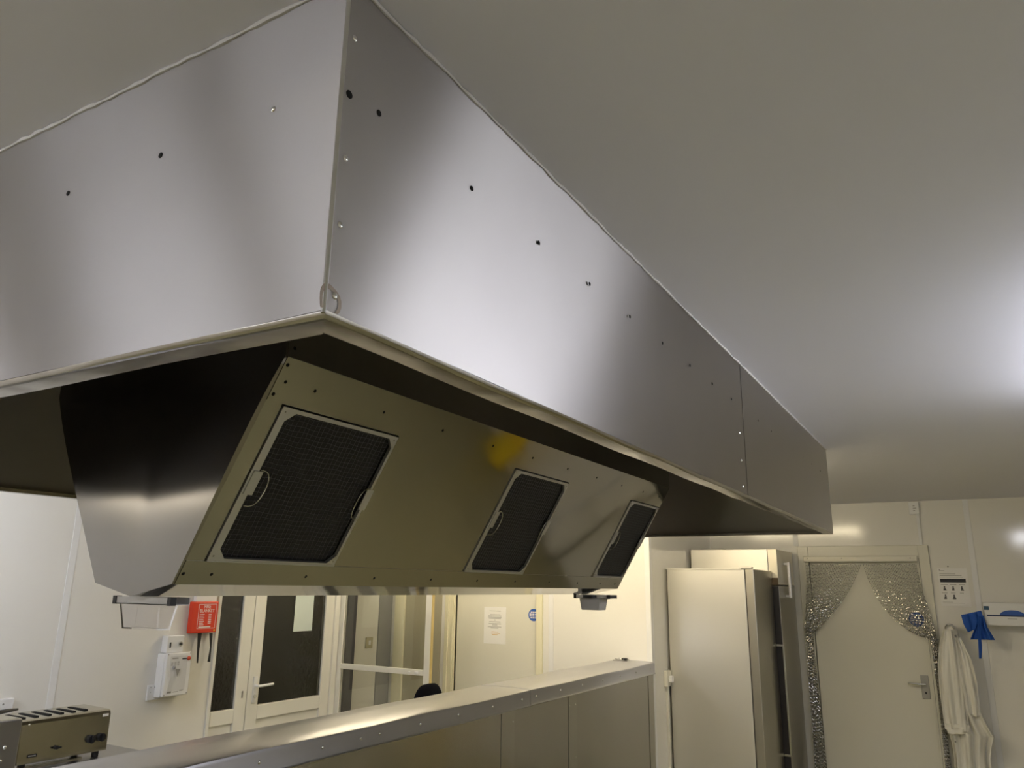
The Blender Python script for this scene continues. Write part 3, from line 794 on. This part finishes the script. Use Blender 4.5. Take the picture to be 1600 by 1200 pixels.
bm = new(); disc_dome(bm, (f, by1 - .018, bz0 + .014), (1, 0, 0), .006, .002); ob('seal_dot', bm, M_yellow, fb)
def tape(qs, nm='pull_tape'):
    bm = new(); prism(bm, [W(*q, 'x', f - .012) for q in qs], (.003, 0, 0)); ob(nm, bm, M_black, fb)
tape([(309, 989), (315, 989), (311, 1015), (309, 1036), (307, 1036), (308, 1012)])
tape([(327, 989), (332, 989), (330, 1012), (328, 1034), (324, 1034), (328, 1012)])
# sheet on the glass of the glazed door
g = XL - .018
a = W(458, 987, 'x', g); b = W(487, 986, 'x', g)
bm = new(); box(bm, g - .002, g, a.y, b.y, a.z, a.z + .297); sh = ob('sheet_of_paper', bm, M_sheetg, None, origin=(g, a.y, a.z))
tag(sh, 'blank pale green sheet of paper stuck on the dark glass of the left door', 'paper')
# notice on door_3
yv = YP + .012
a = W(757, 948, 'y', yv); b = W(790, 1007, 'y', yv)
nt_ = thing('printed_notice', 'white A4 notice with lines of small text on the inner white door', 'notice', (a.x, yv, b.z))
bm = new(); box(bm, a.x, b.x, yv - .002, yv, b.z, a.z); ob('paper', bm, M_sheetp, nt_)
nw, nh = b.x - a.x, a.z - b.z
bm = new(); bo = new()
lines = [(.10, .24, .76), (.20, .28, .74), (.235, .20, .80), (.27, .20, .80), (.305, .22, .78), (.35, .46, .54), (.40, .24, .76), (.45, .22, .78), (.485, .38, .62), (.535, .18, .80), (.565, .32, .66)]
for v, l, r_ in lines: box(bm, a.x + nw * l, a.x + nw * r_, yv - .0026, yv - .002, a.z - nh * v - .004, a.z - nh * v)
for v, l, r_ in [(.67, .36, .66), (.71, .34, .74), (.745, .38, .64)]: box(bo, a.x + nw * l, a.x + nw * r_, yv - .0026, yv - .002, a.z - nh * v - .004, a.z - nh * v)
ob('text_lines', bm, M_inkg, nt_); ob('coloured_lines', bo, M_inkr, nt_)
# round blue signs
def blue_sign(c, r, yv, lab):
    s = thing('door_sign', lab, 'sign', (c.x, yv, c.z))
    bm = new(); cyl(bm, (c.x, yv, c.z), (c.x, yv - .002, c.z), r, 32); ob('disc', bm, M_blue, s)
    bm = new()
    for k, (v, w) in enumerate(((.45, .55), (.15, .8), (-.15, .8), (-.45, .6))):
        for j in range(3):
            x0 = c.x - r * w + j * r * w * 2 / 3
            box(bm, x0, x0 + r * w * .52, yv - .0026, yv - .002, c.z + r * (v - .09), c.z + r * (v + .09))
    ob('white_lettering', bm, M_wt, s)
c = W(834, 961, 'y', yv); blue_sign(Vector((c.x, 0, c.z)), .047, yv, 'round blue sign on the inner white door beside the printed notice')
c = W(1432, 968, 'y', YF); blue_sign(Vector((c.x, 0, c.z)), .055, YF + .002, 'round blue sign on the far door seen through the chain curtain')
# light switch seen through the screen door
a = W(573, 996, 'x', XL + .01); b = W(583, 1012, 'x', XL + .01)
ls = thing('light_switch', 'cream light switch on the lobby wall seen through the glass screen door', 'switch', (XL, a.y, b.z))
bm = new(); box(bm, XL, XL + .01, a.y, a.y + .085, b.z, b.z + .085, .002); ob('plate', bm, mat('aged_cream', (.52, .48, .33), .4), ls)
bm = new(); box(bm, XL + .01, XL + .014, a.y + .03, a.y + .055, b.z + .025, b.z + .06, .001); ob('rocker', bm, M_white, ls)

# ------------------------------------------------------------------ fridges
f1 = thing('upright_fridge', 'shorter steel upright fridge with plain side panel standing nearest the half wall', 'fridge', (-1.7, 6.13, 0))
h1 = 1.846
bm = new(); box(bm, -2.0, -1.412, 5.83, 6.43, .10, h1 - .006, .004); ob('cabinet', bm, M_fr1, f1)
bm = new(); box(bm, -2.004, -1.43, 5.826, 6.434, h1 - .012, h1, .003); ob('top_cap', bm, M_fr1, f1)
bm = new(); box(bm, -1.408, -1.345, 5.832, 6.43, .12, h1 - .004, .006); dr = ob('door', bm, M_fr2, f1)
bm = new(); box(bm, -1.412, -1.408, 5.84, 6.42, .13, h1 - .01); ob('gasket', bm, M_black, dr)
bm = new(); box(bm, -1.45, -1.36, 5.835, 5.90, h1, h1 + .012, .003); ob('hinge_cover', bm, M_fr1, f1)
for x in (-1.94, -1.48):
    for y in (5.90, 6.36):
        bm = new(); cyl(bm, (x - .015, y, .05), (x + .015, y, .05), .05, 16); box(bm, x - .02, x + .02, y - .02, y + .02, .09, .105); ob('castor', bm, M_black, f1)
f2 = thing('upright_freezer', 'taller steel upright freezer beside the far door with long grip handle', 'freezer', (-1.7, 6.78, 0))
h2 = 2.015
bm = new(); box(bm, -2.0, -1.372, 6.452, 7.095, .10, h2, .004); ob('cabinet', bm, M_fr1, f2)
bm = new(); box(bm, -1.371, -1.300, 6.453, 7.095, 1.738, h2 - .002, .003); hdr = ob('header_panel', bm, mat('header_steel_lit', (.80, .75, .62), .3, .4), f2)  # bright warm light on the header is put into its pale cream colour
bm = new(); box(bm, -1.360, -1.300, 6.456, 7.092, .12, 1.728, .004); dr = ob('door', bm, M_fr2, f2)
bm = new(); box(bm, -1.374, -1.3025, 6.450, 6.456, .13, 1.725, .001); ob('edge_seal', bm, mat('dark_gasket', (.035, .032, .035), .45), dr)
bm = new(); box(bm, -1.375, -1.3015, 6.449, 6.456, 1.735, 1.79, .001); ob('wood_block', bm, mat('brown_insert', (.16, .11, .06), .6), hdr)
# long grip: a bent frame on the leading edge
bm = new()
gz0, gz1 = .50, 1.283
for (x, y) in ((-1.378, 6.444), (-1.298, 6.444)):
    box(bm, x - .006, x + .006, y - .008, y + .008, gz0, gz1, .002)
box(bm, -1.378, -1.298, 6.438, 6.452, gz1 - .008, gz1 + .008, .002); box(bm, -1.378, -1.298, 6.438, 6.452, gz0 - .008, gz0 + .008, .002)
ob('grip_handle', bm, M_chrome, dr)
bm = new(); box(bm, -1.30, -1.262, 6.70, 6.72, 1.64, 1.66, .003); box(bm, -1.30, -1.262, 6.70, 6.72, 1.895, 1.915, .003); box(bm, -1.274, -1.252, 6.695, 6.735, 1.635, 1.92, .004)
ob('latch_handle', bm, M_alu, hdr)
for x in (-1.94, -1.44):
    for y in (6.52, 7.03):
        bm = new(); cyl(bm, (x - .015, y, .05), (x + .015, y, .05), .05, 16); box(bm, x - .02, x + .02, y - .02, y + .02, .09, .105); ob('castor', bm, M_black, f2)
bm = new(); box(bm, -1.93, -1.74, 6.50, 6.62, h2, h2 + .010, .004)
tag(ob('cable_tray', bm, M_inkg, None, origin=(-1.83, 6.56, h2)), 'thin dark strip lying on top of the taller freezer', 'strip')
# socket and trunking on the wall behind
bm = new(); box(bm, XC, XC + .028, 5.735, 5.82, 1.0, 1.11, .003)
so = ob('surface_socket', bm, M_gloss, None, origin=(XC, 5.78, 1.05)); tag(so, 'white surface socket on the wall end squeezed beside the shorter fridge', 'socket')
bm = new(); box(bm, XC + .028, XC + .055, 5.76, 5.80, 1.03, 1.075, .004); ob('plug', bm, M_white, so)
bm = new(); box(bm, XC, XC + .018, 5.768, 5.793, .1, 1.0, .002); ob('trunking', bm, M_gloss, so)

# ------------------------------------------------------------------ chain curtain
cc = thing('chain_curtain', 'silver chain fly curtain parted and tied back over the far white door', 'curtain', (-.77, YF - .03, 1.97))
bm = new(); box(bm, -1.206, -.336, YF - .045, YF - .0205, 1.935, 1.980, .003); rl = ob('rail', bm, mat('rail_alu', (.60, .58, .50), .45, .3), cc)
for x in (-1.17, -.90, -.385):
    bm = new(); disc_dome(bm, (x, YF - .045, 1.962), (0, -1, 0), .005, .002, 8); ob('screw', bm, M_inkg, rl)
bm = new(); tube(bm, [(-1.2, YF - .05, 1.932), (-.34, YF - .05, 1.932)], .004, 6); ob('hanging_bar', bm, M_chrome, cc)
YC = YF - .055
def bez(P, t_):
    P = [Vector(p) for p in P]
    while len(P) > 1: P = [P[i].lerp(P[i + 1], t_) for i in range(len(P) - 1)]
    return P[0]
def link(vs, fs, p, d, ph):
    d = d.normalized(); a = d.orthogonal().normalized(); b = d.cross(a)
    a2 = a * math.cos(ph) + b * math.sin(ph); b2 = d.cross(a2)
    k = len(vs); L = .0080; w1, w2 = .0044, .0018
    vs += [p - d * L, p + a2 * w1, p + b2 * w2, p - a2 * w1, p - b2 * w2, p + d * L]
    for i in range(4):
        fs.append((k, k + 1 + (i + 1) % 4, k + 1 + i)); fs.append((k + 5, k + 1 + i, k + 1 + (i + 1) % 4))
def px(q, y=YC):
    v = W(q[0], q[1], 'y', y); return Vector((v.x, y, v.z))
def strands(name, tops, ctrl, tie, down, n, spread_tie, spread_low, twist=0, thin=1.0):
    vs, fs = [], []
    for i in range(n):
        u = i / (n - 1)
        A = tops[0].lerp(tops[1], u) + Vector((0, random.uniform(-.008, .008), 0))
        c1 = ctrl[0].lerp(ctrl[1], u ** 1.3); c2 = ctrl[2].lerp(ctrl[3], u)
        jx = random.uniform(-1, 1); jy = random.uniform(-1, 1)
        B = tie[0].lerp(tie[1], u) + Vector((jx * spread_tie, jy * .012, 0))
        pts = [bez([A, c1, c2, B], k / 60) for k in range(61)]
        lows = [B.lerp(down[0], .0)] 
        for j, D in enumerate(down):
            s = spread_low[j]
            pts_prev = pts[-1]
            E_ = D + Vector((math.sin(i * 2.4 + j * twist) * s, math.cos(i * 2.4 + j * twist) * .016, 0))
            pts += [pts_prev.lerp(E_, k / 24) for k in range(1, 25)]
        # resample at the link pitch
        acc = 0.0; nxt = random.uniform(0, .012); ph = 0; ii = 0
        for k in range(len(pts) - 1):
            seg = (pts[k + 1] - pts[k]).length
            if seg < 1e-6: continue
            while nxt <= acc + seg:
                p = pts[k].lerp(pts[k + 1], (nxt - acc) / seg)
                link(vs, fs, p, pts[k + 1] - pts[k], .3 + (PI / 2 if ii % 2 else 0) + random.uniform(-.3, .3)); ii += 1
                nxt += .0135
            acc += seg
    me = bpy.data.meshes.new(name); off = Vector(cc.location)
    me.from_pydata([v - off for v in vs], [], fs); me.materials.append(M_chain)
    o = bpy.data.objects.new(name, me); C.objects.link(o); o.parent = cc; o['kind'] = 'stuff'
    return o
top = lambda x: px((x, 882))
# left half
strands('chain_strands', (top(1260), top(1345)), (px((1262, 920)), px((1330, 925)), px((1258, 960)), px((1300, 965))),
        (px((1259, 978)), px((1270, 990))), [px((1270, 1060)), px((1283, 1200)), px((1300, 1420))], 34, .012, (.034, .045, .05))
# right half
strands('chain_strands', (top(1431), top(1349)), (px((1440, 930)), px((1364, 935)), px((1456, 960)), px((1398, 985))),
        (px((1461, 985)), px((1454, 999))), [px((1467, 1050)), px((1470, 1095)), px((1482, 1200)), px((1500, 1420))], 34, .010, (.028, .014, .018, .022), twist=.8)
for q in ((1264, 985), (1463, 1000)):
    p = px(q); bm = new(); tube(bm, [p + Vector((.035 * math.cos(a), .022 * math.sin(a), .006 * math.sin(a * 2))) for a in [2 * PI * k / 16 for k in range(17)]], .003, 6); ob('tie_back', bm, M_grey, cc)

# ------------------------------------------------------------------ far wall fittings
# poster
a = W(1464, 889, 'y', YF); b = W(1514, 948, 'y', YF)
po = thing('instruction_poster', 'white poster with black bar and small pictograms right of the chain curtain', 'poster', (a.x, YF, b.z))
x0, x1, z0, z1 = a.x, a.x + .205, b.z, b.z + .29
bm = new(); box(bm, x0, x1, YF - .003, YF - .0002, z0, z1); ob('paper', bm, M_sheetp, po)
w_, h_ = x1 - x0, z1 - z0
def pb(bm, u0, u1, v0, v1): box(bm, x0 + w_ * u0, x0 + w_ * u1, YF - .0036, YF - .003, z1 - h_ * v1, z1 - h_ * v0)
bm = new(); pb(bm, .06, .92, .28, .37); ob('black_bar', bm, M_ink, po)
bm = new(); pb(bm, .06, .10, .03, .05); pb(bm, .06, .24, .06, .07); pb(bm, .06, .6, .145, .155); pb(bm, .06, .80, .19, .20); pb(bm, .06, .84, .235, .24)
for c_ in range(3):
    pb(bm, .07 + .3 * c_, .30 + .29 * c_, .425, .437); pb(bm, .07 + .3 * c_, .26 + .27 * c_, .645, .657)
pb(bm, .06, .40, .89, .897); pb(bm, .06, .80, .915, .92); ob('text_lines', bm, M_inkg, po)
for r_ in range(2):
    for c_ in range(3):
        if r_ == 1 and c_ == 2: continue
        cx_ = .18 + .29 * c_; v = .53 + .22 * r_
        bm = new(); pb(bm, cx_ - .022, cx_ + .022, v - .055, v - .02)
        for k in range(3): pb(bm, cx_ - .03 - .015 * k * (1 if r_ else .6), cx_ + .03 + .015 * k * (1 if (c_ + r_) % 2 == 0 else .2), v - .015 + .025 * k, v + .007 + .025 * k)
        ob('pictogram', bm, M_ink, po)
# junction box and trunking under the ceiling
a = W(1419, 785, 'y', YF - .02); b = W(1437, 803, 'y', YF - .02)
jb = thing('junction_box', 'small square white junction box under the ceiling above the far door', 'junction box', (a.x, YF, b.z))
bm = new(); box(bm, a.x, b.x, YF - .035, YF, b.z, a.z, .003); bx_ = ob('box', bm, M_white, jb)
bm = new(); 
for k in range(3): box(bm, a.x + .03, b.x - .03 + .01 * (k % 2), YF - .036, YF - .035, a.z - .035 - .018 * k, a.z - .030 - .018 * k)
ob('print_lines', bm, M_inkg, bx_)
bm = new(); box(bm, b.x - .028, b.x - .006, YF - .014, YF, 2.066, b.z, .002); ob('trunking', bm, M_white, jb)
bm = new(); disc_dome(bm, (W(1481, 885, 'y', YF).x, YF, W(1481, 885, 'y', YF).z), (0, -1, 0), .006, .003)
tag(ob('wall_screw', bm, M_inkg, None, origin=(W(1481, 885, 'y', YF).x, YF, W(1481, 885, 'y', YF).z)), 'single screw head in the far wall just above the poster', 'screw')
# towel dispenser
dy = YF - .16
a = W(1535, 941, 'y', dy); b = W(1540, 977, 'y', dy)
x0, x1, z0, z1 = a.x, a.x + .50, b.z, a.z
td = thing('towel_dispenser', 'long white paper roll dispenser with blue half round window on the far wall', 'dispenser', (x0, YF, z0))
bm = new(); box(bm, x0, x1, dy, YF, z0, z1, .008); ob('case', bm, M_white, td)
def dpx(x, y): p = W(x, y, 'y', dy); return p
p = dpx(1541, 950); bm = new(); box(bm, p.x - .017, p.x + .017, dy - .001, dy, p.z - .014, p.z + .014); ob('emblem', bm, M_blue if False else mat('slate_blue', (.04, .10, .17), .4), td)
p0 = dpx(1542, 961.5); bm = new(); box(bm, p0.x, x1 - .02, dy - .001, dy, p0.z - .005, p0.z + .005); ob('slot', bm, mat('navy', (.01, .03, .10), .5), td)
pc = dpx(1582, 960); R_ = abs(dpx(1602, 960).x - pc.x)
bm = new(); pts = [Vector((pc.x + R_ * math.cos(a_), dy - .0015, p0.z + .005 + .036 * math.sin(a_))) for a_ in [PI * k / 20 for k in range(21)]]
prism(bm, pts, (0, .0015, 0)); ob('roll_window', bm, M_blue, td)
pq = dpx(1582, 967); bm = new(); box(bm, pq.x - .03, pq.x + .03, dy - .001, dy, pq.z - .0015, pq.z + .0015); ob('maker_plate', bm, M_inkg, td)
# crumpled blue apron sheet hanging off the dispenser
def cloth(poly_rows, y_base, amp, nm, par, seed):
    """poly_rows: rows of (xl,xr,py) px; makes a wavy sheet with thickness"""
    bm = new(); n = 28; rows = []
    rnd = random.Random(seed)
    ph = [rnd.uniform(0, 6) for _ in range(4)]
    R = []
    for k in range(len(poly_rows) - 1):
        for s in range(6):
            u = s / 6; R.append([poly_rows[k][m_] * (1 - u) + poly_rows[k + 1][m_] * u for m_ in range(4)])
    R.append(list(poly_rows[-1]))
    for j, (xa, ya, xb, yb) in enumerate(R):
        row = []
        for i in range(n + 1):
            u = i / n
            p = W(xa + (xb - xa) * u, ya + (yb - ya) * u, 'y', y_base)
            p.y = y_base + amp * (math.sin(u * 15 + ph[0] + j * .12) + .6 * math.sin(u * 31 + ph[1]) + .4 * math.sin(j * .5 + ph[2]))
            row.append(bm.verts.new(p))
        rows.append(row)
    for j in range(len(rows) - 1):
        for i in range(n): bm.faces.new((rows[j][i], rows[j][i + 1], rows[j + 1][i + 1], rows[j + 1][i]))
    o = ob(nm, bm, M_cloth, par, smooth=True)
    md = o.modifiers.new('thickness', 'SOLIDIFY'); md.thickness = .003
    return o
ba = thing('blue_apron_bundle', 'crumpled bright blue disposable cloth hanging beside the white roll dispenser', 'cloth', (.02, YF - .15, 1.45))
cloth([(1502, 961, 1533, 954), (1506, 975, 1538, 968), (1513, 988, 1530, 980)], YF - .185, .006, 'sheet', ba, 3)
cloth([(1529, 962, 1537, 962), (1522, 984, 1543, 980), (1516, 999, 1555, 1000)], YF - .175, .008, 'sheet', ba, 5)
cloth([(1528, 963, 1534, 963), (1528, 990, 1533, 990), (1529, 1010, 1534, 1010), (1530, 1029, 1533, 1029)], YF - .20, .003, 'tie', ba, 8)

# coat hook and coat
hk = W(1484, 979, 'y', YF - .02)
h_o = thing('coat_hook', 'curved chrome coat hook on the far wall above the white coat', 'hook', (hk.x, YF, hk.z))
bm = new(); box(bm, hk.x - .02, hk.x + .02, YF - .006, YF, hk.z - .025, hk.z + .02, .003); ob('plate', bm, M_chrome, h_o)
bm = new(); tube(bm, [(hk.x + .028 * math.cos(a_), YF - .125 - .012 * math.sin(a_), hk.z - .012 + .03 * math.sin(a_)) for a_ in [PI * k / 14 for k in range(15)]], .0065, 8); ob('hook_bar', bm, M_chrome, h_o)
bm = new(); tube(bm, [(hk.x, YF - .004, hk.z + .012), (hk.x, YF - .13, hk.z + .017)], .006, 8); ob('stem', bm, M_chrome, h_o)

def garment(name, rows, y_mid, depth, folds, par, seed, m=M_coat, amp=.010, top_close=True):
    """closed tubular cloth; rows of (x_left_px, x_right_px, y_px, depthscale)"""
    rnd = random.Random(seed); ph = [rnd.uniform(0, 6.28) for _ in range(6)]
    bm = new(); n = 64; rings = []
    R = []
    K = 7
    for k in range(len(rows) - 1):
        for s in range(K):
            u = s / K; u2 = u * u * (3 - 2 * u) * .35 + u * .65
            R.append([rows[k][m_] * (1 - u2) + rows[k + 1][m_] * u2 for m_ in range(4)])
    R.append(list(rows[-1]))
    for j, (xa, xb, yy, ds) in enumerate(R):
        A = W(xa, yy, 'y', y_mid); B = W(xb, yy, 'y', y_mid)
        cx_, w = (A.x + B.x) / 2, (B.x - A.x) / 2; z = (A.z + B.z) / 2
        v = j / (len(R) - 1); ring = []
        for i in range(n):
            a_ = 2 * PI * i / n
            g = amp * ds * (math.sin(folds * a_ + ph[0] + v * 2.0) * .8 + math.sin((folds * 1.7) // 1 * a_ + ph[1] - v * 3) * .5 + .35 * math.sin(a_ * 3 + v * 9 + ph[3]))
            x = cx_ + (w + g * .25) * math.cos(a_)
            y = y_mid - (depth * ds * .5) * math.sin(a_) - g * (1 if math.sin(a_) > 0 else .2)
            y = min(y, YF - .004)
            ring.append(bm.verts.new((x, y, z + .006 * math.sin(a_ * 2 + ph[2]) * v)))
        rings.append(ring)
    for j in range(len(rings) - 1):
        for i in range(n): bm.faces.new((rings[j][i], rings[j][(i + 1) % n], rings[j + 1][(i + 1) % n], rings[j + 1][i]))
    if top_close: bm.faces.new(rings[0])
    bm.faces.new(rings[-1][::-1])
    return ob(name, bm, m, par, smooth=True)
co = thing('white_coat', 'long white work coat hanging from the chrome hook beside the chain curtain', 'coat', (hk.x, YF - .06, .45))
ymb = YF - .075
garment('coat_body', [(1477, 1493, 979, .5), (1470, 1500, 1000, .9), (1468, 1512, 1040, 1.1), (1470, 1524, 1080, 1.2), (1474, 1531, 1110, 1.2), (1479, 1543, 1132, 1.3), (1484, 1553, 1148, 1.35), (1489, 1549, 1165, 1.3), (1492, 1548, 1185, 1.2), (1496, 1556, 1230, 1.2), (1502, 1560, 1300, 1.1)], ymb, .10, 9, co, 11, amp=.026)
s1 = garment('sleeve', [(1474, 1489, 984, .6), (1468, 1496, 1010, .9), (1467, 1503, 1050, 1.0), (1471, 1508, 1090, 1.0), (1476, 1512, 1128, 1.0), (1478, 1513, 1140, 1.0)], ymb - .075, .06, 6, co, 21, amp=.016)
garment('cuff', [(1477, 1514, 1131, 1.05), (1478, 1515, 1137, 1.1), (1480, 1514, 1146, 1.05)], ymb - .077, .066, 5, s1, 22, amp=.006)
s2 = garment('sleeve', [(1492, 1501, 996, .6), (1497, 1517, 1030, .9), (1502, 1526, 1065, 1.0), (1507, 1530, 1090, .9), (1512, 1532, 1118, .6)], ymb - .055, .055, 5, co, 31, amp=.015)
garment('collar', [(1478, 1492, 977, .8), (1475, 1496, 984, 1.0), (1473, 1497, 992, .7)], ymb - .02, .06, 4, co, 41, amp=.005)
p = W(1493, 1159, 'y', ymb - .08); bm = new(); disc_dome(bm, (p.x, p.y, p.z), (0, -1, 0), .006, .002, 10); ob('button', bm, M_inkg, co)

# ------------------------------------------------------------------ lamps
def fitting(x0, x1, y0, y1, lab, m, z0=2.318):
    L = thing('strip_light', lab, 'ceiling light', ((x0 + x1) / 2, (y0 + y1) / 2, HZ))
    bm = new(); box(bm, x0, x1, y0, y1, HZ - .03, HZ - .0005, .004); ob('body', bm, M_white, L)
    bm = new(); e = .008; box(bm, x0 + e, x1 - e, y0 + e, y1 - e, z0, HZ - .03, .012); ob('diffuser', bm, m, L)
fitting(-2.50, -1.00, 4.50, 4.62, 'warm strip light on the ceiling beyond the far end of the hood', M_warm)
fitting(-4.10, -2.60, 4.50, 4.62, 'warm strip light on the ceiling in front of the lobby screen door', M_warm2)
fitting(.57, .69, 1.95, 3.35, 'cool white strip light on the ceiling right of the hood', M_cool)
fitting(-2.10, -1.0, -1.02, -.90, 'cool white strip light on the ceiling behind the photographer nearest the hood end', M_cool2)
fitting(-3.85, -2.60, .10, .22, 'added unseen cool white fill light on the ceiling left of the hood', M_cool2)  # added fill, unseen: brightens the left wall and aims at the housing end
fitting(-3.5, -3.38, .95, 2.15, 'added unseen cool white fill light on the ceiling above the toaster worktop', M_cool3)  # extra unseen lamp, only there to brighten and cool the left wall
fitting(-3.2, -1.6, -3.46, -3.34, 'added unseen warm fill light on the ceiling far behind the photographer', M_warm)  # made-up source behind the camera, meant as a highlight on the housing end
fitting(-3.30, -2.38, -1.02, -.90, 'cool white strip light on the ceiling behind the photographer towards the left wall', M_cool2)

wl = thing('fill_wall_light', 'added unseen cream glowing strip high on the left wall behind the photographer', 'added light', (XL, -.7, 2.19))  # invented fitting out of view; gives the housing end its bright band
bm = new(); box(bm, XL + .0005, XL + .02, -1.06, -.33, 2.155, 2.225, .004); ob('body', bm, M_white, wl)
bm = new(); box(bm, XL + .02, XL + .055, -1.05, -.34, 2.162, 2.218, .010); ob('diffuser', bm, M_cream, wl)

# yellow bucket by the far wall, just out of the frame; its reflection shows in the steel
bk = thing('mop_bucket', 'yellow plastic mop bucket on the floor in the far right corner', 'bucket', (.85, 6.75, 0))
bm = new(); tube(bm, [(.85, 6.75, .03), (.85, 6.75, .36)], [.17, .21], 24); ob('bucket', bm, M_yellow, bk)
bm = new(); box(bm, .72, .98, 6.66, 6.84, .36, .55, .02); ob('wringer', bm, M_yellow, bk)
for a_ in (.8, 2.3, 3.9, 5.5):
    bm = new(); cyl(bm, (.85 + .13 * math.cos(a_) - .01, 6.75 + .13 * math.sin(a_), .025), (.85 + .13 * math.cos(a_) + .01, 6.75 + .13 * math.sin(a_), .025), .025, 10); ob('castor', bm, M_black, bk)

# ------------------------------------------------------------------ world and view
w = bpy.data.worlds.new('night'); bpy.context.scene.world = w; w.use_nodes = True
w.node_tree.nodes['Background'].inputs[0].default_value = (.02, .022, .03, 1)
w.node_tree.nodes['Background'].inputs[1].default_value = .3
vs_ = bpy.context.scene.view_settings
vs_.view_transform = 'Standard'; vs_.look = 'None'; vs_.gamma = 1; vs_.use_curve_mapping = False
vs_.exposure = 0.22
